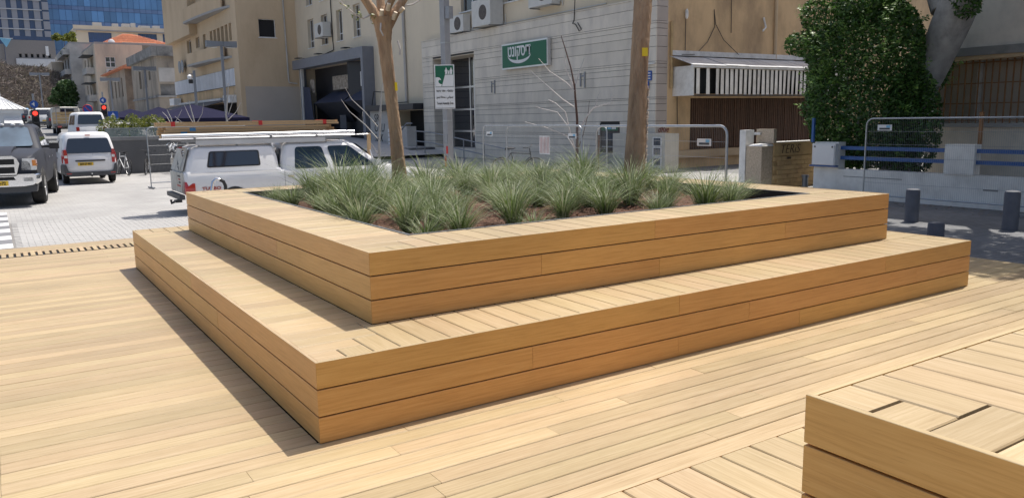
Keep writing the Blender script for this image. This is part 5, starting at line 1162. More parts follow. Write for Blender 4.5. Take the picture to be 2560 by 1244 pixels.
S.box('setback_wall', 'plaster_cream', 18.3, 23.5, 14.9, 15.0, .3, .6)
ac_unit('white air conditioner under the cream block window', Fac(None, 'y', 142), 15.5, 16.9, 9.6, 10.6, .7, .36)
wk = thing('white_block', 'pale stepped apartment block with rounded balconies farther up the street', 'building', (13.3, 180, 5)); S = Fac(wk, 'y', 168); F = Fac(wk, 'x', 12.6)
S.wall('side_wall', 'plaster_white', 12.6, 22, 3, 16.8, [], .2); fw4 = [(171+6*k, 174.4+6*k, z, z+2.2) for k in range(5) for z in (5.0, 8.6, 12.2)]
F.wall('front_wall', 'plaster_white', 168, 205, 3, 16.8, fw4, .5)
for a, b, c, d in fw4: F.window(a, b, c, d, .35, .1, 'concrete', 'glass_dark', (.5,))
for z in (4.4, 8.0, 11.6, 15.2): F.box('balcony_band', 'plaster_white', 168.3, 186, z-.4, z+.55, -1.0, -.002)
wb_(MB().box(10.6, 186, 3, 12.59, 205, 14.6), 'bay', 'plaster_cream', wk)
wb_(MB().box(12.7, 168.2, 16.8, 22, 204, 17.1), 'roof_slab', 'concrete', wk)
# big red tiled roof behind
rh = thing('tiled_house', 'house with large red tiled hip roof and white satellite dish behind the old houses', 'building', (24, 172, 6)); wb_(MB().box(16.5, 166, 3, 33.5, 180, 16.0), 'walls', 'plaster_cream', rh)
rx0, rx1, ry0, ry1, rz0, rz1 = 15.6, 35.0, 164.8, 181, 15.7, 19.3; rw_ = 9
base_roof = MB().rings([[(rx0, ry0, rz0-.1), (rx1, ry0, rz0-.1), (rx1, ry1, rz0-.1), (rx0, ry1, rz0-.1)], [(22.6, 172.6, rz1-.06), (24.2, 172.6, rz1-.06), (24.2, 173.4, rz1-.06), (22.6, 173.4, rz1-.06)]], True); ro = wb_(base_roof, 'roof', 'roof_tile', rh)
for k in range(14):
    t0, t1 = k/14, (k+1)/14; lerp = lambda a, b, t: a+(b-a)*t
    p = [(lerp(rx0, 22.6, t0), lerp(ry0, 172.6, t0)-.1, lerp(rz0, rz1, t0)+.10), (lerp(rx1, 24.2, t0), lerp(ry0, 172.6, t0)-.1, lerp(rz0, rz1, t0)+.10), (lerp(rx1, 24.2, t1), lerp(ry0, 172.6, t1), lerp(rz0, rz1, t1)), (lerp(rx0, 22.6, t1), lerp(ry0, 172.6, t1), lerp(rz0, rz1, t1))]
    MB().slab(p, .06).build('tile_course', 'roof_tile', ro)
wb_(MB().lathe([(.04, -.02), (.4, .02), (.62, .14), (.6, .17), (.04, .04)], (19.6, 165.6, 17.0), 16, axis=1), 'satellite_dish', 'white_plain', rh, smooth=True)
# office slab with blue windows
ob = thing('office_block', 'flat-roofed beige office block with blue ribbon windows and roof machines', 'building', (26, 210, 8)); S = Fac(ob, 'y', 200); fo = [(19.3, 24.0, 19.8, 22.2), (29.5, 33.5, 19.8, 22.3), (34.8, 40, 19.8, 22.4), (19.3, 24, 15.8, 18.4)]
S.wall('front_wall', 'plaster_beige', 16.9, 46, 8, 23.6, fo, .3); S.box('cornice', 'concrete', 16.4, 46.5, 22.5, 22.75, -.6, -.001); S.box('parapet', 'plaster_beige', 16.4, 46.5, 22.76, 23.6, -.5, -.002)
for a, b, c, d in fo: S.window(a, b, c, d, .2, .1, 'tower_mullion', 'window_blue', (.2, .4, .6, .8), (.3,))
for x, w_, h_ in ((20.5, 1.8, .9), (24.5, 1.2, .8), (26.5, 1.6, .9), (30, 2.4, .6), (33, 1.5, .7), (37, 3, .9), (28.4, .9, 1.1)): S.box('roof_machine', 'ac_white', x, x+w_, 23.61, 23.6+h_, 1.0, 2.5)
wb_(MB().box(16.9, 200.4, 8, 17.2, 222, 23.6), 'side_wall', 'plaster_beige', ob)
# blue glass tower: every pane its own piece
gt = thing('glass_tower', 'tall blue glass tower closing the view up the street', 'building', (42, 330, 15)); S = Fac(gt, 'y', 320)
S.box('core', 'tower_mullion', 18.5, 72, 10, 75, .15, 25)
pw, ph, sph = 2.0, 3.75, 1.35; fl = 0
pane_m = MB().box(.05, 0, .05, pw-.05, .1, ph-.05).mesh('pane', 'tower_glass'); span_m = MB().box(.05, 0, .05, pw-.05, .1, sph-.05).mesh('spandrel', 'tower_spandrel')
sp_rest = MB()
for fl in range(5):
    z = 22.6 + fl*(ph+sph)
    for k in range(25):
        x = 19.0 + k*pw
        for nm, me, zz in (('pane', pane_m, z), ('spandrel', span_m, z+ph)):
            o = put(nm, me, gt); o.matrix_parent_inverse = Matrix.Translation(-gt.location); o.location = (x, 320, zz)
for fl in range(5, 9):
    z = 22.6 + fl*(ph+sph)
    for k in range(25): S.bx(19.05+k*pw, 19+k*pw+pw-.05, z+.05, z+ph-.05, 0, .1, sp_rest)
wb_(sp_rest, 'upper_panes', 'tower_glass', gt, kind='stuff')
# hotel slab with grey piers
ho = thing('hotel_tower', 'grey high-rise with pale floor bands left of the glass tower', 'building', (5, 305, 15)); S = Fac(ho, 'y', 300)
S.box('core', 'window_blue', -30, 18.6, 10, 70, .25, 20)
for fl in range(9):
    z = 29.3 + fl*3.06
    S.box('floor_band', 'facade_hotel_band', -30, 16.6, z-.12, z+.16, -.45, .2)
    S.box('end_panel', 'facade_hotel', 16.8, 18.6, z+.2, z+2.7, -.1, .2)
    for k in range(11):
        x = 14.4 - k*2.9*1.05; S.box('pier', 'facade_hotel', x, x+(1.5 if k % 3 else 1.7), z+.17, z+2.93, -.05, .22)
pd = thing('podium_block', 'low grey-brown podium with a row of small windows above the overgrown slope', 'building', (10, 245, 9)); S = Fac(pd, 'y', 240)
po_ = [(6.9+k*1.3, 7.6+k*1.3, 19.2, 20.2) for k in range(6)]
S.wall('front_wall', 'podium', 4.0, 15.3, 8, 23.6, po_, .4)
for a, b, c, d in po_: S.window(a, b, c, d, .3, .08, 'concrete', 'dark')
S.box('white_pier_band', 'facade_hotel_band', 6.2, 15.0, 17.0, 18.9, -.6, -.002); S.box('sign_column', 'white_plain', 13.0, 13.7, 19.8, 22.2, -.2, -.002); S.box('side_wing', 'podium', -25, 3.9, 8, 22.5, .5, 8); S.box('glass_railing', 'window_blue', 6, 15.3, 23.61, 24.6, .1, .2)
wb_(MB().slab([(3.0, 239, 23.9), (5.6, 239, 23.6), (4.4, 239.5, 21.6)], .15), 'canopy_sail', 'pale_blue', pd)
# ------------------------------------------------------------------ grey house with barred window band (shades this side of the plaza)
eh = thing('grey_house', 'grey plastered house with rusty barred window band behind the blue-railed wall', 'building', (19.9, 0, G)); F = Fac(eh, 'x', 19.9); YE = 8.05
bo = [(-6, YE-.25, 1.36, 2.92, .35)]
F.wall('front_wall', 'plaster_grey', -22, YE, G, 13.5, bo, .35); wb_(MB().box(19.9, YE-.001, G, 34, YE, 13.5), 'side_wall', 'plaster_grey', eh); F.box('roof_slab', 'concrete', -22, YE, 13.5, 13.8, -.6, 14)
F.box('gutter', 'concrete_old', -22, YE+.05, 3.02, 3.22, -.5, -.002); F.box('gutter_soffit', 'plaster_tan', -22, YE, 2.93, 3.018, -.42, -.002); F.box('window_ledge', 'concrete', -22, YE-.1, 1.25, 1.352, -.08, -.002)
F.box('shutter_screen', 'plaster_grey_warm', -6, YE-.25, 1.36, 2.92, .30, .35)
for u in (6.87, 5.2, 3.4, 1.6): F.box('window_post', 'white_weathered', u-.04, u+.04, 1.36, 2.92, .18, .29)
u = YE-.3
while u > .5:
    F.box('window_bar', 'rust_bar', u-.014, u+.014, 1.33, 2.94, -.06, -.03); u -= .165
for z in (1.42, 1.85, 2.35, 2.86): F.box('bar_rail', 'rust_bar', .5, YE-.2, z-.012, z+.012, -.03, -.012)
F.box('corner_post', 'white_weathered', YE-.18, YE-.05, 1.36, 2.92, -.05, -.003)
wb_(MB().box(22.0, YE+.02, 4.3, 34, YE+.5, 9), 'render_patch', 'plaster_white', eh)

# ------------------------------------------------------------------ white wall with blue rails
ww = thing('garden_wall', 'low white weathered wall with piers and paired blue rails, beyond the bollards', 'wall', (16.1, 3, G)); F = Fac(ww, 'x', 16.1)
F.box('base_wall', 'wall_white', -9, 8.75, G, .31, 0, .22)
for a, b in ((8.05, 8.72), (4.82, 5.45), (1.6, 2.2), (-1.6, -1.0)): F.box('pier', 'wall_white', a, b, .312, .96, -.03, .25)
for a, b in ((5.451, 8.049), (2.201, 4.819), (-.999, 1.599)):
    for z in (.78, .54): F.box('blue_rail', 'blue_rail', a, b, z, z+.085, .06, .14)
F.box('crack_patch', 'concrete_old', 6.4, 7.9, .13, .145, -.006, -.001); F.box('crack_patch', 'concrete_old', 4.3, 4.6, .0, .03, -.006, -.001)
ub = thing('meter_box', 'white meter box in blue frame on the end pier of the garden wall', 'box', (16.0, 8.4, .4)); F = Fac(ub, 'x', 16.02); F.box('case', 'white_weathered', 8.05, 8.70, .40, .93, -.08, .035); F.box('frame', 'blue_rail', 8.02, 8.76, .36, .395, -.09, .03); F.box('door', 'white_plain', 8.07, 8.66, .41, .90, -.1, -.081); F.box('post', 'blue_rail', 8.70, 8.76, .951, 1.55, -.06, .0)
for u in (8.12, 8.61): F.box('hinge', 'black_plastic', u-.015, u+.015, .83, .87, -.112, -.101)
rp = thing('rusty_post', 'thin rusty steel post behind the middle pier of the garden wall', 'post', (16.6, 5.1, G)); wb_(MB().box(16.55, 4.95, G, 16.62, 5.02, 1.62), 'post', 'rust_bar', rp)
wb_(MB().box(16.54, 4.94, 1.62, 16.63, 5.03, 1.64), 'cap', 'rust_bar', rp)
# entrance pillar, side wall of blocks
pl = thing('gate_pillar', 'rough pebble-dash gate pillar with broken white top', 'pillar', (16.4, 10.7, G)); wb_(MB().box(16.3, 10.56, G, 16.75, 11.10, .80), 'shaft', 'pebble_dash', pl); wb_(MB().rings([[(16.28, 10.54, .801), (16.77, 10.54, .801), (16.77, 11.0, .801), (16.28, 11.0, .801)], [(16.3, 10.56, .86), (16.74, 10.57, .85), (16.72, 10.98, .87), (16.31, 10.97, .84)]]), 'broken_cap', 'white_weathered', pl)
wb_(MB().box(16.28, 11.11, G, 16.62, 11.32, 1.24), 'white_post', 'white_weathered', pl); wb_(MB().box(16.7, 10.5, .87, 16.82, 11.09, 1.26), 'back_panel', 'pebble_dash', pl); wb_(MB().box(16.62, 10.92, 1.10, 16.69, 11.14, 1.17), 'latch', 'white_plain', pl)
tw_ = thing('block_wall', 'tan block wall with TERIS graffiti running back from the gate pillar', 'wall', (18, 10.5, G)); S = Fac(tw_, 'y', 10.52)
S.box('core', 'block_tan', 16.77, 19.6, G, .52, .03, .25); S.box('plaster_top', 'block_tan', 16.77, 19.6, .521, .88, .0, .26); S.box('white_coping', 'white_weathered', 16.77, 19.6, .881, .905, -.01, .28)
bm = MB().box(0, 0, 0, .285, .04, .117).mesh('block', 'block_tan')
for rw in range(7):
    x = 16.78 - (.145 if rw % 2 else 0)
    while x < 19.2:
        if x > 16.7: o = put('block', bm, tw_); o.matrix_parent_inverse = Matrix.Translation(-tw_.location); o.location = (x, 10.512+rnd.uniform(0, .006), G+.005+rw*.126)
        x += .295
text('graffiti', 'TERiS', .36, 'ink_brown', tw_, (17.0, 10.514, .58), (1, 0, 0), (0, 0, 1), bold=-.006, shear=.25).matrix_parent_inverse = Matrix.Translation(-tw_.location)
text('graffiti', 'nnn', .12, 'ink_brown', tw_, (17.3, 10.505, .42), (1, 0, 0), (0, 0, 1), bold=.004, shear=.25).matrix_parent_inverse = Matrix.Translation(-tw_.location)
pi_ = thing('stub_pipe', 'short capped grey pipe stub at the foot of the tan block wall', 'pipe', (17.6, 10.1, G)); MB().lathe([(.08, 0), (.08, .3), (.1, .3), (.1, .36), (.02, .37)], (0, 0, 0), 12).build('pipe', 'galv_dull', pi_, smooth=True)

# ------------------------------------------------------------------ crowd-control mesh fences
def fence(label, x, y, rz, L, Hh, plates=(), tube=.021, z=G, wires=True, group='mesh fence panels round the works'):
    P = thing('fence_panel', label, 'fence', (x, y, z), rz, group); r_ = .16
    pth = [(0, 0, 0), (0, 0, Hh-r_)] + [(r_-r_*math.cos(a), 0, Hh-r_+r_*math.sin(a)) for a in (PI/8, PI/4, 3*PI/8)] + [(r_, 0, Hh), (L-r_, 0, Hh)] + [(L-r_+r_*math.sin(a), 0, Hh-r_+r_*math.cos(a)) for a in (PI/8, PI/4, 3*PI/8)] + [(L, 0, Hh-r_), (L, 0, 0)]
    MB().tube(pth, tube, 8).build('tube_frame', 'galv', P, smooth=True, angle=60); MB().cyl((0, 0, .17), (L, 0, .17), tube*.8, n=8).build('bottom_rail', 'galv', P)
    for k in range(1, 6): MB().cyl((tube, 0, .17+k*(Hh-.17)/6), (L-tube, 0, .17+k*(Hh-.17)/6), .003, n=4).build('wire_rail', 'wire', P)
    m_ = MB(); n = int(L/.042)
    for k in range(1, n): m_.cyl((L*k/n, 0, .17), (L*k/n, 0, Hh-(.0 if .2 < L*k/n < L-.2 else .06)), .0016, n=4)
    m_.build('mesh_wires', 'wire', P, kind='stuff')
    for px, pz in plates:
        q = MB().box(px, -.012, pz, px+.34, -.004, pz+.13).build('name_plate', 'white_plain', P); MB().box(px+.045, -.016, pz+.02, px+.295, -.013, pz+.06).build('plate_band', 'grey_plastic', q); MB().box(px+.21, -.016, pz+.065, px+.30, -.013, pz+.115).build('plate_logo', 'pale_blue', q)
    for xx in (.0, L): MB().box(xx-.03, -.32, -.001, xx+.03, .32, .04).build('foot', 'galv_dull', P)
    return P
# rz -90deg: panel runs towards -y (to the right in the view), its front looks at -x
fence('mesh fence panel before the garden wall with a small name plate', 15.6, 7.03, -PI/2, 3.5, 1.91, ((.28, 1.64),), .019)
fence('next mesh fence panel before the garden wall, running out of frame', 15.6, 3.45, -PI/2, 3.5, 1.93, (), .019)
fence('near mesh fence panel with thick tube behind the tree trunk and planter', 9.6, 9.45, -PI/2, 3.62, 1.86, ((2.92, 1.5),), .024)
fence('mesh fence panel with name plates before the bank facade', 11.0, 16.5, -PI/2, 4.75, 1.85, ((.22, 1.55), (4.2, 1.52)), .018)
fence('second mesh fence panel standing just behind the one at the bank', 11.35, 15.75, -PI/2, 4.55, 1.83, (), .018)
fence('mesh fence panel standing alone between bicycles and white pickup', 2.94, 24.2, .10, 3.3, 1.97, (), .019)
o = thing('paper_notice', 'striped paper notice tied to the bank fence', 'notice', (10.97, 13.3, .6)); wb_(MB().box(10.955, 13.05, .72, 10.965, 13.52, 1.2), 'sheet', 'white_weathered', o)
for k in range(7): wb_(MB().box(10.951, 13.08+k*.065, .75, 10.954, 13.095+k*.065, 1.17), 'printed_line', 'red_faded', o)

# ------------------------------------------------------------------ bollards
for (x, y, h_, lb) in ((13.17, 4.43, .62, 'dark bollard at the kerb, left of the two tall ones'), (13.38, 2.78, .68, 'dark bollard at the kerb, right of the two tall ones'), (11.32, 2.95, .30, 'dark bollard with only its cap showing above the bench')):
    o = MB().lathe([(.125, 0), (.125, h_-.05), (.115, h_-.015), (.08, h_), (.01, h_+.005)], (0, 0, 0), 20).build('bollard', 'bollard', None, smooth=True, angle=40); o.location = (x, y, G); tag(o, lb, 'bollard', 'bollards beside the planter')
lv = MB(); r = random.Random(8)
for _ in range(900):
    x, y = 15.95-abs(r.gauss(0, .55)), r.uniform(-2, 7.5); a = r.uniform(0, 6.28); L = r.uniform(.02, .06); c0 = Vector((x, y, G+r.uniform(.004, .02))); d = Vector((math.cos(a)*L, math.sin(a)*L, r.uniform(-.004, .01))); e = Vector((-d.y*.4, d.x*.4, 0)); lv.poly([c0-d, c0+e, c0+d, c0-e])
o = lv.build('leaf_litter', 'dry_vine'); o['kind'] = 'stuff'; o['label'] = 'dry leaf litter along the foot of the garden wall'

# ------------------------------------------------------------------ ficus: clipped leafy column and big leaning trunk with the crown above
def leaf_cloud(mb, r, n, inside, lo, hi, size, shell_bias=None, vert=0.0):
    k = 0
    while k < n:
        p = Vector((r.uniform(lo[0], hi[0]), r.uniform(lo[1], hi[1]), r.uniform(lo[2], hi[2])))
        q = inside(p)
        if q <= 0: continue
        if shell_bias and r.random() > math.exp(-q*shell_bias): continue
        s = size*r.uniform(.6, 1.3); d = Vector((r.gauss(0, 1), r.gauss(0, 1), r.gauss(-.25, .8))).normalized(); e = d.cross(Vector((r.gauss(0, 1), r.gauss(0, 1), r.gauss(0, 1)))).normalized()
        mb.poly([p-d*s, p+e*s*.42, p+d*s, p-e*s*.42]); k += 1
    return mb
fs = thing('ficus_shrub', 'dense dark green clipped ficus filling the yard entrance beside the big trunk', 'shrub', (17.6, 8.7, G)); r = random.Random(21)
bumps = [(r.uniform(16.7, 18.6), r.uniform(7.3, 9.2+.3*(q_ > 1.9)), q_, r.uniform(.4, .72)) for q_ in [r.uniform(1.2, 4.2) for _ in range(34)]]
def in_f(p):
    x, y, z = (p.x-17.7)/1.25, (p.y-8.55+.6*(17.7-p.x))/1.62, (p.z-2.35)/2.1
    b = 1 - (abs(x)**3.2 + abs(y)**3.2 + abs(z)**3.0)
    for bx_, by_, bz_, br in bumps: b = max(b, 1-((p.x-bx_)**2+(p.y-by_)**2+(p.z-bz_)**2)/br**2 if True else b)
    return b
lcm = leaf_cloud(MB(), r, 33000, in_f, (16.1, 6.3, .2), (19.3, 11.0, 4.9), .062, 2.2)
def in_top(p): return 1 - (((p.x-17.2)/.8)**2 + ((p.y-8.2)/.9)**2 + ((p.z-4.5)/.75)**2)
leaf_cloud(lcm, r, 2200, in_top, (16.4, 7.2, 3.7), (18, 9.2, 5.3), .07, .6)
def in_l(p): return 1 - (((p.x-17.1)/.5)**2 + ((p.y-10.0)/.45)**2 + ((p.z-3.5)/.35)**2)
leaf_cloud(lcm, r, 600, in_l, (16.5, 9.5, 3), (17.7, 10.5, 4), .07, .6)
def in_r(p): return 1 - (((p.x-17.25)/.6)**2 + ((p.y-6.95)/.72)**2 + ((p.z-1.35)/1.4)**2)
leaf_cloud(lcm, r, 5200, in_r, (16.6, 6.2, .0), (17.9, 7.7, 2.8), .062, 1.2)
wb_(lcm, 'crown', 'ficus_leaf', fs, kind='stuff')
yg = MB()
for _ in range(150):                                   # loose new shoots that break the outline
    u_ = Vector((r.gauss(-.5, .8), r.gauss(.25, 1), r.gauss(.6, .8))).normalized(); c0 = Vector((17.7, 8.5, 2.5)); t_ = .3
    while in_f(c0+u_*t_) > 0 and t_ < 4: t_ += .06
    L_ = r.uniform(.12, .42); dr = (u_ + Vector((0, 0, .5))).normalized()
    for k in range(int(14+L_*30)):
        p = c0 + u_*(t_-.12) + dr*L_*r.random() + Vector((r.gauss(0, .05), r.gauss(0, .05), r.gauss(0, .05))); s_ = r.uniform(.03, .065); d = Vector((r.gauss(0, 1), r.gauss(0, 1), r.gauss(-.2, .8))).normalized(); e = d.orthogonal().normalized()
        yg.poly([p-d*s_, p+e*s_*.42, p+d*s_, p-e*s_*.42])
wb_(yg, 'young_shoots', 'ficus_young', fs, kind='stuff')
for k in range(4): wb_(MB().tube([(17.5+.1*k, 8.2+.25*k, G), (17.6+.05*k, 8.3+.3*k, 1.2), (17.5+.1*k, 8.1+.45*k, 2.6)], [.06, .05, .02], 8), 'stem', 'bark_grey', fs)
ft = thing('ficus_tree', 'huge pale grey leaning ficus trunk rising out of the shrub to a crown overhead', 'tree', (17.9, 7.3, G)); T0 = Vector((17.9, 7.3, G))
trunk_mesh([(0, .3, -.1), (.0, .2, 1.2), (0, -.15, 2.4), (-.02, -.5, 3.3), (-.1, -.95, 4.3), (-.3, -1.6, 5.6), (-.7, -2.4, 7.2)], [.5, .40, .36, .37, .40, .36, .28], 20, seed=12, wob=.07).build('trunk', 'bark_grey', ft, smooth=True, angle=70)
for pts, rad in (([(-.1, -.7, 4.4), (-.6, -2.2, 5.4), (-2.2, -3.6, 6.8), (-4.4, -4.6, 7.6)], [.26, .2, .14, .07]), ([(-.4, -2.0, 5.6), (-1.8, -1.2, 6.8), (-4.2, -.6, 7.8)], [.22, .15, .07]), ([(-.6, -2.5, 7.0), (-.9, -3.9, 8.2), (-1.5, -5.8, 9.0)], [.24, .17, .08]), ([(-.1, -.6, 4.4), (.1, .0, 5.6), (-.4, .8, 7.2)], [.24, .17, .08])):
    trunk_mesh(pts, rad, 12, seed=14).build('limb', 'bark_grey', ft, smooth=True, angle=70)
r = random.Random(31); blobs = []
for _ in range(46): blobs.append((r.uniform(11.2, 15.6), r.uniform(-6, 6.5), r.uniform(7.3, 10.6), r.uniform(.9, 1.7)))
for _ in range(14): blobs.append((r.uniform(11.0, 12.4), r.uniform(-5, 4.0), r.uniform(7.4, 9.2), r.uniform(.5, .8)))
def in_c(p):
    b = -1
    for bx_, by_, bz_, br in blobs:
        d = ((p.x-bx_)**2+(p.y-by_)**2+((p.z-bz_)*1.4)**2)/br**2
        if d < 1: return 1-d
    return b
wb_(leaf_cloud(MB(), r, 46000, in_c, (9.8, -9, 6.2), (20.5, 9.8, 11.8), .12, .3), 'crown', 'ficus_leaf', ft, kind='stuff')
def in_s(p): return 1 - (((p.x-17.5)/.35)**2 + ((p.y-5.95)/.38)**2 + ((p.z-4.3)/.6)**2)
wb_(leaf_cloud(MB(), r, 900, in_s, (17.1, 5.5, 3.6), (18, 6.4, 5.0), .06, .3), 'trunk_sprouts', 'ficus_leaf', ft, kind='stuff')

# ------------------------------------------------------------------ lamp posts, signs, young trees
def lamp(label, x, y, top, half, wd=.16):
    P = thing('street_lamp', label, 'street lamp', (x, y, gz(y)), 0, 'twin-headed street lamps'); h_ = top-gz(y)
    MB().box(-wd/2, -wd/2, 0, wd/2, wd/2, h_-.12).build('pole', 'lamp_grey', P)
    for s_ in (1, -1):
        hd = MB().prism([(s_*.14, h_-.28), (s_*half, h_-.34), (s_*half, h_+.06), (s_*.14, h_+.02)], 1, -.2, .2).build('lamp_head', 'lamp_grey', P); MB().box(s_*.3, -.15, h_-.37, s_*(half-.12), .15, h_-.345).build('lens', 'white_weathered', hd)
    MB().box(-.14, -.09, h_-.22, .14, .09, h_+.04).build('cross_arm', 'lamp_grey', P)
    MB().box(-.16, -.16, 0, .16, .16, .25).build('base', 'lamp_grey', P)
lamp('twin-headed street lamp in front of the tan block, tallest in view', 12.2, 52, 7.0, .98); lamp('twin-headed street lamp in front of the old weathered house', 11.5, 78.9, 7.0, 1.0); lamp('twin-headed street lamp before the cream block, farthest along the cafe', 10.7, 97.7, 6.9, 1.0); lamp('distant twin-headed street lamp before the overgrown slope', 5.2, 125, 8.9, 1.2)
cc = thing('camera_mast', 'slim grey mast with a security camera before the grey panel band', 'mast', (9.85, 49.7, gz(49.7))); MB().box(-.07, -.07, 0, .07, .07, 4.55).build('mast', 'lamp_grey', cc); MB().lathe([(.03, -.2), (.13, -.12), (.15, .05), (.05, .16)], (-.28, 0, 4.15), 12).build('dome_camera', 'white_plain', cc, smooth=True); MB().box(-.3, -.03, 4.3, 0, .03, 4.36).build('arm', 'lamp_grey', cc); MB().box(-.35, -.1, 3.75, -.12, .1, 4.0).build('black_box', 'black_plastic', cc)
# square lamp post carrying the assembly-zone sign
tp = thing('lamp_post', 'square grey lamp post carrying the green and white assembly sign', 'lamp post', (10.42, 17.6, G), math.radians(12)); MB().box(-.105, -.105, 0, .105, .105, 8.5).build('pole', 'pole_grey', tp); MB().box(-.15, -.15, 0, .15, .15, .3).build('base', 'pole_grey', tp)
for z in (2.0, 3.35, 4.3): MB().box(-.112, -.112, z, .112, .112, z+.035).build('steel_band', 'galv', tp)
MB().box(-.115, -.10, 1.02, -.106, -.02, 1.25).build('sticker', 'red', tp); MB().box(-.115, -.02, .62, -.106, .06, .95).build('sticker', 'red_faded', tp); MB().box(-.115, -.09, 1.32, -.106, .10, 1.60).build('tin_plate', 'galv_dull', tp); MB().box(-.08, -.3, 5.0, .08, -.1, 5.35).build('control_box', 'galv_dull', tp)
ts = thing('assembly_sign', 'green and white tsunami assembly zone sign in three languages on the lamp post', 'sign', (10.3, 17.5, 1.99), math.radians(-33))
def sp(pts, mt, nm, P, d): return MB().prism(pts, 1, -d-.003, -d).build(nm, mt, P)
bd = MB().box(-.30, -.03, 0, .30, -.01, 1.30).build('board', 'white_plain', ts); sp([(-.27, .66), (.27, .66), (.27, 1.27), (-.27, 1.27)], 'green_sign', 'green_panel', bd, .031)
sp([(-.08, .665), (.265, .665), (.265, 1.0), (.02, 1.0)], 'white_plain', 'cliff_shape', bd, .035)
wv = [(-.265, .665), (-.10, .665), (-.075, .72), (-.13, .735), (-.175, .77), (-.185, .82), (-.155, .86), (-.12, .855), (-.10, .835), (-.11, .88), (-.155, .925), (-.21, .935), (-.265, .925)]
sp(wv, 'white_plain', 'wave_shape', bd, .035)
for cx, s_ in ((.06, 1.0), (.135, .62), (.205, 1.0)):
    sp([(cx-.035*s_, 1.01), (cx-.008*s_, 1.01), (cx, 1.05), (cx+.008*s_, 1.01), (cx+.035*s_, 1.01), (cx+.03*s_, 1.01+.09*s_), (cx+.05*s_, 1.01+.08*s_), (cx+.03*s_, 1.01+.15*s_), (cx-.03*s_, 1.01+.15*s_), (cx-.05*s_, 1.01+.08*s_), (cx-.03*s_, 1.01+.09*s_)], 'white_plain', 'figure', bd, .039)
    sp([(cx+math.cos(a)*.022*s_, 1.01+.175*s_+math.sin(a)*.022*s_) for a in [k*PI/4 for k in range(8)]], 'white_plain', 'figure_head', bd, .039)
text('hebrew_line', 'סוניכ רוזא - ימאנוצ', .09, 'ink', bd, (-.25, -.032, .50), (1, 0, 0), (0, 0, 1), bold=.002, width=.5)
text('arabic_line', 'ﻊﻤﺠﺗ ﺔﻘﻄﻨﻣ - ﻲﻣﺎﻧﻮﺴﺗ', .085, 'ink', bd, (-.25, -.032, .32), (1, 0, 0), (0, 0, 1), bold=.002, width=.5); text('english_line', 'Tsunami Assembly Zone', .10, 'ink', bd, (-.25, -.032, .13), (1, 0, 0), (0, 0, 1), bold=.002, width=.5)
sp([(-.28, .02), (.28, .02), (.28, .028), (-.28, .028)], 'ink', 'border_line', bd, .031); sp([(-.28, .64), (.28, .64), (.28, .648), (-.28, .648)], 'ink', 'border_line', bd, .031)

def sapling(name, label, x, y, z0, spec, trunk, tr, mt_t='bark_dark'):
    P = thing(name, label, 'tree', (x, y, z0)); MB().tube(trunk, tr, 10).build('trunk', mt_t, P, smooth=True, angle=60)
    for pts, r0, mt_ in spec: MB().tube(pts, [r0*1.12*(1-.65*i/(len(pts)-1)) for i in range(len(pts))], 6).build('branch', mt_, P, smooth=True, angle=60)
    return P
R_, U_ = Vector((.838, -.545, 0)), Vector((0, 0, 1))           # spread of the branches across the view
def br(*q, d=0.0): return [tuple(R_*a + U_*b + Vector((.3, .4, 0))*d*i/len(q)) for i, (a, b) in enumerate(q)]
sapling('young_tree', 'bare young tree with pale branches in front of the bank wall', 12.35, 13.75, G, [
    (br((.05, 1.0), (-.12, 1.5), (-.28, 2.2), (-.55, 2.45), (-.75, 2.55), d=.5), .022, 'twig_pale'), (br((.0, 1.15), (-.25, 1.55), (-.8, 1.78), (-1.4, 1.95), d=-.4), .016, 'twig_pale'), (br((-.16, 1.75), (-.5, 2.2), (-1.1, 2.35), d=.3), .014, 'twig_pale'),
    (br((.05, 1.6), (.3, 2.05), (.5, 2.3), (.95, 2.42), (1.05, 2.62), d=-.5), .024, 'twig_pale'), (br((.55, 2.32), (.62, 2.6), (.7, 2.75), d=.2), .012, 'twig_pale'), (br((.02, 2.3), (-.35, 2.55), (-.8, 2.95), (-1.3, 3.4), d=.5), .018, 'twig_pale'),
    (br((.0, 2.75), (-.25, 3.0), (-.7, 3.3), (-1.0, 3.65), d=-.5), .016, 'twig_pale'), (br((.0, 2.8), (-.12, 3.05), (-.25, 3.35), (-.3, 3.75), d=.4), .018, 'twig_pale'), (br((.0, 2.9), (.12, 3.3), (.25, 3.65), d=.3), .014, 'twig_pale'), (br((.04, 1.1), (.2, 1.5), (.35, 2.1), (.4, 2.5), d=.6), .012, 'bark_dark'), (br((-.02, 2.9), (-.12, 3.4), (-.3, 4.0), (-.38, 4.25), d=0), .022, 'bark_dark')],
    br((0, 0), (.02, .6), (.05, 1.2), (.05, 2.0), (.0, 2.6), (-.02, 2.95)), [.05, .046, .042, .036, .03, .024])
sapling('young_tree', 'thin bare sapling with tied white ribbon between pickup and pollarded tree', 7.0, 15.1, G, [
    (br((0, 1.6), (-.3, 1.95), (-.7, 2.3), (-.9, 2.6), d=.2), .014, 'bark_grey'), (br((.02, 1.9), (-.3, 2.3), (-.6, 2.6), (-.75, 2.9), d=-.2), .014, 'bark_grey'), (br((.05, 2.0), (.12, 2.6), (.2, 3.1), d=.2), .014, 'bark_grey'), (br((.0, 1.2), (-.2, 1.5), (-.3, 1.7), d=.3), .01, 'bark_grey')],
    br((0, 0), (0, .8), (.03, 1.4), (.08, 2.0), (.15, 2.7)), [.04, .036, .03, .025, .014], 'bark_grey')
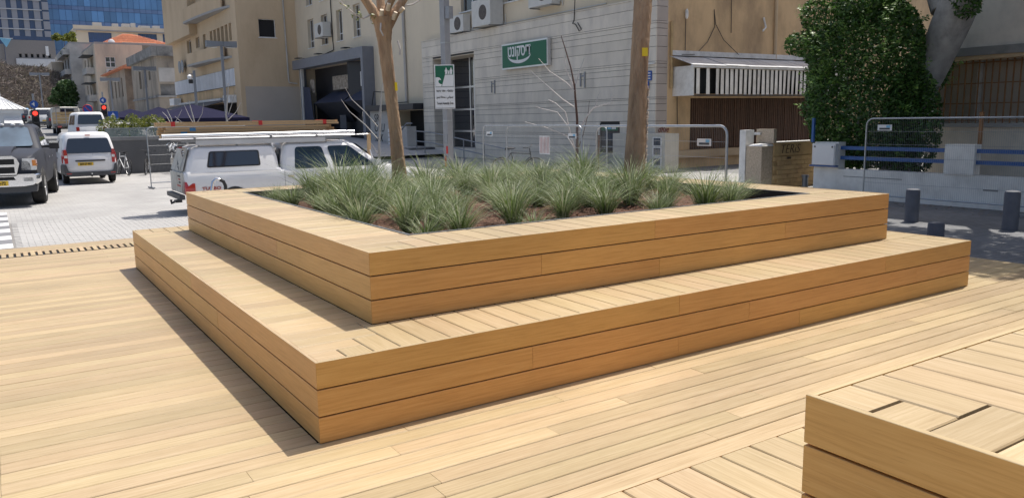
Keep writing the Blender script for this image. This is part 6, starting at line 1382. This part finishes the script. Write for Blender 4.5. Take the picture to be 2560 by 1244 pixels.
sapling('young_tree', 'wispy bare sapling in front of the painted grey wall', 7.2, 31.0, G, [(br((0, 2.4), (.2, 2.9), (.35, 3.4), d=.2), .018, 'bark_grey'), (br((.0, 2.2), (.35, 2.5), (.6, 2.9), d=-.2), .016, 'twig_pale')], br((0, 0), (0, 1.6), (-.1, 2.4), (.05, 3.2), (.1, 3.7)), [.05, .045, .035, .025, .012], 'bark_grey')
for i, (x, y, lb) in enumerate(((6.6, 34.5, 'wispy bare sapling poking up before the cafe parasols, tallest'), (5.7, 34.8, 'wispy bare sapling poking up before the cafe parasols, lowest'))):
    sapling('young_tree', lb, x, y, G, [(br((0, 1.8), (-.3, 2.4), (-.5, 2.9-.3*i), d=.2), .016, 'twig_pale'), (br((0, 2.0), (.3, 2.5), (.4, 3.0-.3*i), d=.2), .016, 'twig_pale'), (br((0, 1.7), (-.5, 2.0), (-.9, 2.4), d=-.2), .014, 'twig_pale')], br((0, 0), (0, 1.5), (-.1, 2.3), (-.25, 3.1-.4*i)), [.045, .04, .03, .012], 'bark_grey')
for x, y, h_, lb in ((12.75, 13.3, 1.55, 'dark wooden stake beside the bare young tree'), (12.1, 14.2, .62, 'short reddish stake left of the bare young tree'), (6.75, 15.2, 1.75, 'slim wooden stake with a white ribbon by the thin sapling')):
    o = MB().prism([(-.035, -.035), (.035, -.035), (.035, .035), (-.035, .035)], 2, 0, h_).build('wooden_stake', 'slat_brown' if h_ == 1.55 else 'timber'); o.location = (x, y, G); o.rotation_euler = (0, .04, .3); tag(o, lb, 'stake')
rb = MB(); pth = [(6.78, 15.1, .95), (6.84, 15.05, .62), (6.95, 15.0, .48), (7.02, 15.0, .60), (7.08, 15.0, .52), (7.2, 14.95, .62)]; tag(rb.tube(pth, [.012, .035, .045, .02, .04, .02], 6).build('ribbon', 'white_plain', None, smooth=True), 'white ribbon tied between stake and thin sapling', 'ribbon')
# steel hoop rail standing behind the planter
o = thing('hoop_rail', 'bent chrome and black tube hoop standing between planter and white pickup', 'rail', (2.1, 12.2, G)); MB().tube([(-.08, 0, 0), (.06, 0, .55), (.14, 0, .93), (.2, 0, .99), (.27, 0, .97)], .03, 10).build('rising_tube', 'chrome', o, smooth=True, angle=60); MB().tube([(.27, 0, .97), (.34, 0, .93), (.37, 0, .85), (.37, 0, 0)], .034, 10).build('falling_tube', 'black_plastic', o, smooth=True, angle=60)
# ramp and stair rails at the bank
hr = thing('ramp_rail', 'grey handrail sloping along the ramp to the bank door', 'handrail', (18.8, 33, G)); F = Fac(hr, 'x', 18.6)
for z in (0, -.55): wb_(MB().tube([(18.6, 36.3, 1.05+z), (18.6, 34.6, 1.0+z), (18.6, 26.8, .25+z*.9)], .03, 8), 'rail', 'galv_dull', hr)
for u, z in ((36.3, 1.05), (35.3, 1.02), (33.0, .85), (31.0, .65), (29.0, .45)): F.box('baluster', 'galv_dull', u-.02, u+.02, G, z, -.02, .02)
sr = thing('stair_rail', 'dark kinked handrail at the steps left of the bank door', 'handrail', (18.9, 38, G)); wb_(MB().tube([(18.5, 39.0, G), (18.5, 38.9, .62), (18.5, 37.3, 1.48), (18.5, 36.6, 1.48)], .04, 8), 'rail', 'portal_grey', sr); wb_(MB().box(18.3, 36.6, G, 19.9, 38.6, .1), 'step', 'concrete_old', sr); wb_(MB().box(18.0, 36.7, G, 18.29, 38.9, -.14), 'step', 'concrete_old', sr)
# beige service cabinet right of the cash machine
bc = thing('service_cabinet', 'pale service cabinet with a column of glass squares below the blue plates', 'cabinet', (19.3, 19.6, G)); F = Fac(bc, 'x', 19.2); F.box('case', 'beige_cabinet', 17.3, 20.2, G, 1.02, 0, .7)
for z in (.05, .52): F.box('panel_joint', 'concrete_old', 18.2, 20.2, z-.008, z+.008, -.004, -.001)
for k in range(4): f_ = F.box('frame', 'white_weathered', 17.45, 17.92, .56-k*.36, .90-k*.36, -.03, -.001); F.bx(17.5, 17.86, .60-k*.36, .86-k*.36, -.036, -.031).build('pane', 'glass_blue', f_)

# ------------------------------------------------------------------ low dark wall, cafe terrace, kiosk, traffic signs
lw = thing('plaza_wall', 'low dark grey wall with paler coping closing the plaza behind the bicycles', 'wall', (4, 33.8, G)); wb_(MB().box(-9, 33.4, G, 13, 33.8, 1.02), 'wall', 'wall_dark', lw); wb_(MB().box(-9, 33.36, 1.021, 13, 33.84, 1.17), 'coping', 'coping', lw)
gr_ = thing('glass_railing', 'glass panel railing with plants behind it on top of the low wall', 'railing', (6, 36, gz(36)))
mat('rail_glass', (0.30, 0.36, 0.36), 0.1, var=0.3, scale=2.0, spec=.8, alpha=.55)
for k in range(9): wb_(MB().box(3.0+k*1.02, 36, gz(36), 3.0+k*1.02+.99, 36.02, 1.5), 'glass_panel', 'rail_glass', gr_)
wb_(MB().box(3.0, 35.99, 1.501, 12.2, 36.03, 1.54), 'top_rail', 'galv', gr_)
r = random.Random(17)
def bush(name, label, cx, cy, cz, rx, ry, rz_, n, mt_, size, stem=True, cat='shrub'):
    P = thing(name, label, cat, (cx, cy, gz(cy)), 0); bl = [(cx+r.uniform(-.75, .75)*rx, cy+r.uniform(-.7, .7)*ry, cz+r.uniform(-.6, .75)*rz_, r.uniform(.3, .55)*min(rx, rz_)*1.3) for _ in range(14)]
    def ins(p):
        for a, b, c, d in bl:
            q = ((p.x-a)**2+(p.y-b)**2+(p.z-c)**2)/d**2
            if q < 1: return 1-q
        return -1
    wb_(leaf_cloud(MB(), r, n, ins, (cx-1.6*rx, cy-1.6*ry, cz-1.5*rz_), (cx+1.6*rx, cy+1.6*ry, cz+1.7*rz_), size, .8), 'crown', mt_, P, kind='stuff')
    MB().tube([(0, 0, 0), (.05, 0, max(.2, (cz-gz(cy))*.7)), (0, .05, cz-gz(cy))], [.06*rx+.03, .04*rx+.02, .02], 8).build('stem', 'bark_dark', P)
for i, (x, lb) in enumerate(((3.95, 'yellow-green hedge bush nearest the street at the cafe'), (4.9, 'yellow-green hedge bush in the middle of the cafe hedge'), (5.9, 'yellow-green hedge bush nearest the timber load at the cafe'))): bush('hedge_bush', lb, x, 41.5, 1.55, .55, .5, .5, 1500, 'hedge_leaf', .06)
bush('green_shrub', 'low green shrub behind the glass railing', 4.2, 36.8, 1.0, .5, .3, .35, 700, 'tree_leaf', .05)
bush('street_tree_far', 'green bushy tree at the foot of the overgrown slope', 9.4, 150, 6.6, 2.1, 2.0, 1.9, 2600, 'tree_leaf', .28, cat='tree')
bush('roof_plant', 'round green roof-terrace plant on the pale stepped block, lower', 12.6, 172, 15.3, 1.0, 1.0, .8, 600, 'tree_leaf', .22); bush('roof_plant', 'green roof garden bush on the pale stepped block, higher', 13.6, 190, 20.0, 2.6, 1.5, 1.0, 1400, 'hedge_leaf', .28)
def parasol(label, x, y, top, half, edge):
    P = thing('parasol', label, 'parasol', (x, y, gz(y)), .1, 'navy cafe parasols'); h_, e_ = top-gz(y), edge-gz(y); n = 4
    MB().cyl((0, 0, 0), (0, 0, h_), .04, n=10).build('pole', 'galv_dull', P); c = [(half*math.cos(PI/4+k*PI/2)*1.414, half*math.sin(PI/4+k*PI/2)*1.414, e_) for k in range(4)]
    for k in range(4):
        a, b = Vector(c[k]), Vector(c[(k+1) % 4]); MB().slab([a, b, (0, 0, h_)], .02).build('canopy_panel', 'umbrella', P); MB().slab([a, a-Vector((0, 0, .16)), b-Vector((0, 0, .16)), b], .01).build('valance', 'umbrella', P)
    for q in c: MB().cyl((0, 0, h_-.35), (q[0]*.97, q[1]*.97, e_-.02), .015, n=6).build('rib', 'galv_dull', P)
    MB().box(-.4, -.4, 0, .4, .4, .1).build('base', 'concrete', P)
parasol('navy cafe parasol farthest up the terrace', 7.1, 58, 2.75, 1.6, 2.15); parasol('navy cafe parasol in the middle of the terrace', 7.9, 51.5, 2.75, 1.7, 2.05); parasol('navy cafe parasol nearest the lamp mast, largest', 8.5, 44.5, 2.75, 2.4, 1.95); parasol('navy cafe parasol tucked under the tan block', 11.3, 58, 3.0, 1.7, 2.2)
ki = thing('kiosk', 'white octagonal-style kiosk with pale ribbed pyramid roof at the frame edge', 'kiosk', (-.55, 56, gz(56))); zk = 2.75-gz(56)
MB().box(-1.0, -1.0, 0, 1.0, 1.0, zk-.25).build('body', 'kiosk_white', ki); MB().box(-1.15, -1.15, zk-.25, 1.15, 1.15, zk).build('cornice', 'kiosk_white', ki)
rf = MB().rings([[(-1.35, -1.35, zk), (1.35, -1.35, zk), (1.35, 1.35, zk), (-1.35, 1.35, zk)], [(-.04, -.04, zk+.75), (.04, -.04, zk+.75), (.04, .04, zk+.75), (-.04, .04, zk+.75)]]).build('roof', 'white_weathered', ki); MB().cyl((0, 0, zk+.7), (0, 0, zk+1.3), .03, .01).build('finial', 'kiosk_white', rf)
for k in range(9):
    t = -1.2+k*.3; MB().cyl((t, -1.36, zk+.015), (t*.05, -.06, zk+.76), .02, n=5).build('roof_rib', 'kiosk_white', rf)
MB().slab([(.05, -1.01, zk-.5), (.95, -1.01, zk-.5), (1.05, -1.7, zk-.85), (.05, -1.7, zk-.85)], .03).build('awning', 'white_plain', ki); MB().box(.1, -1.03, .4, .85, -1.005, zk-.6).build('hatch', 'glass_blue', ki)
for k in range(7): MB().box(.14+k*.1, -1.05, .4, .17+k*.1, -1.032, zk-.6).build('hatch_bar', 'kiosk_white', ki)
def signal(label, x, y, z_, rd=.2):
    P = thing('traffic_light', label, 'traffic light', (x, y, gz(y)), 0, 'red traffic lights'); b = z_-gz(y)
    MB().cyl((0, 0, 0), (0, 0, b+1.75), .05, n=10).build('pole', 'galv_dull', P); hd = MB().box(-.17, -.2, b, .17, -.055, b+.95).build('signal_head', 'black_plastic', P)
    for k, mt_ in ((2, 'lamp_red'), (1, 'dark'), (0, 'dark')):
        MB().lathe([(.01, -.02), (.115, -.012), (.115, .01)], (0, -.21, b+.17+k*.3), 16, axis=1).build('lens', mt_, hd); MB().tube([(-.13, -.3, b+.2+k*.3), (-.09, -.3, b+.29+k*.3), (.09, -.3, b+.29+k*.3), (.13, -.3, b+.2+k*.3)], .015, 5).build('visor', 'black_plastic', hd)
    sgn = MB().lathe([(.01, -.01), (.19, -.008), (.19, .008)], (0, -.07, b+1.22), 22, axis=1).build('blue_disc', 'blue_sign', P); MB().box(-.02, -.09, b+1.12, .02, -.081, b+1.32).build('arrow_stem', 'white_plain', sgn); MB().prism([(-.12, b+1.23), (.02, b+1.31), (.02, b+1.16)], 1, -.092, -.083).build('arrow_head', 'white_plain', sgn)
    return P
signal('traffic light showing red beside the kiosk', .70, 43.3, 1.55); t_ = signal('traffic light showing red in front of the cream block', 4.9, 53, 2.0); MB().box(-.3, -.18, -.1+2.0-gz(53), -.18, -.06, 2.0-gz(53)+.25).build('push_button_box', 'black_plastic', t_)
rs_ = thing('road_sign', 'round no-parking sign over a square orange plate by the white minibus', 'road sign', (4.45, 58, gz(58))); b = 1.9-gz(58); MB().cyl((0, 0, 0), (0, 0, b+1.0), .035).build('pole', 'galv_dull', rs_); MB().box(-.32, -.06, b, .32, -.04, b+.55).build('orange_plate', 'orange', rs_); q = MB().lathe([(.01, -.01), (.31, -.008), (.31, .008)], (0, -.05, b+.87), 22, axis=1).build('disc', 'blue_sign', rs_); MB().torus((0, -.06, b+.87), .29, .025, 1, 22, 5).build('red_ring', 'red', q); MB().slab([(-.2, -.064, b+1.05), (-.16, -.064, b+1.09), (.2, -.064, b+.69), (.16, -.064, b+.65)], .004).build('red_bar', 'red', q)
rs2 = thing('road_sign', 'square blue one-way sign beside the cafe parasols', 'road sign', (5.75, 56, gz(56))); b = 2.0-gz(56); MB().cyl((0, 0, 0), (0, 0, b+.6), .03).build('pole', 'galv_dull', rs2); q = MB().box(-.31, -.05, b, .31, -.035, b+.58).build('plate', 'blue_sign', rs2); MB().prism([(-.05, b+.08), (.05, b+.08), (.05, b+.3), (.14, b+.3), (0, b+.5), (-.14, b+.3), (-.05, b+.3)], 1, -.056, -.051).build('arrow', 'white_plain', q)
rs3 = thing('yield_sign', 'grey back of a triangular sign right of the white minibus', 'road sign', (4.5, 50.5, gz(50.5))); b = 1.45-gz(50.5); MB().cyl((0, 0, 0), (0, 0, b+.75), .03).build('pole', 'galv_dull', rs3); MB().prism([(0, b), (.42, b+.72), (-.42, b+.72)], 1, -.05, -.035).build('plate', 'coping', rs3)
# overgrown slope of dry creepers
sl = MB(); rr = random.Random(23); n = 26
for j in range(n+1):
    for i in range(n+1):
        u, v = i/n, j/n; x = -34+u*45; y = 158+v*26+rr.uniform(-1, 1); z = 3.6 + v**.75*9.6*(1-.25*max(0, u-.75)*4*.6) + rr.uniform(-.5, .5); sl.v.append((x, y, z))
for j in range(n):
    for i in range(n): a = j*(n+1)+i; sl.f.append((a, a+1, a+n+2, a+n+1))
struct(sl.build('slope', 'slope_soil'))
vm = MB()
for _ in range(30000):
    u, v = rr.random()**.6, rr.random(); x = -34+u*45; y = 157+v*26; z = 3.6+v**.75*9.9*(1-.25*max(0, u-.75)*4*.6)+rr.uniform(-.2, .7)+.5*math.sin(x*1.3)*math.sin(y*.9+x*.4); a = rr.uniform(0, 6.28); L = rr.uniform(.4, 1.3); w_ = rr.uniform(.03, .10)
    d = Vector((math.cos(a), rr.uniform(-.4, .4), math.sin(a)*.8))*L; e = Vector((-math.sin(a), rr.uniform(-.5, .5), math.cos(a)))*w_; c0 = Vector((x, y, z)); vm.poly([c0-d, c0-e, c0+d, c0+e])
o = vm.build('dry_creepers', 'dry_vine'); o['kind'] = 'stuff'; o['label'] = 'mass of dry brown creepers covering the slope up the street'
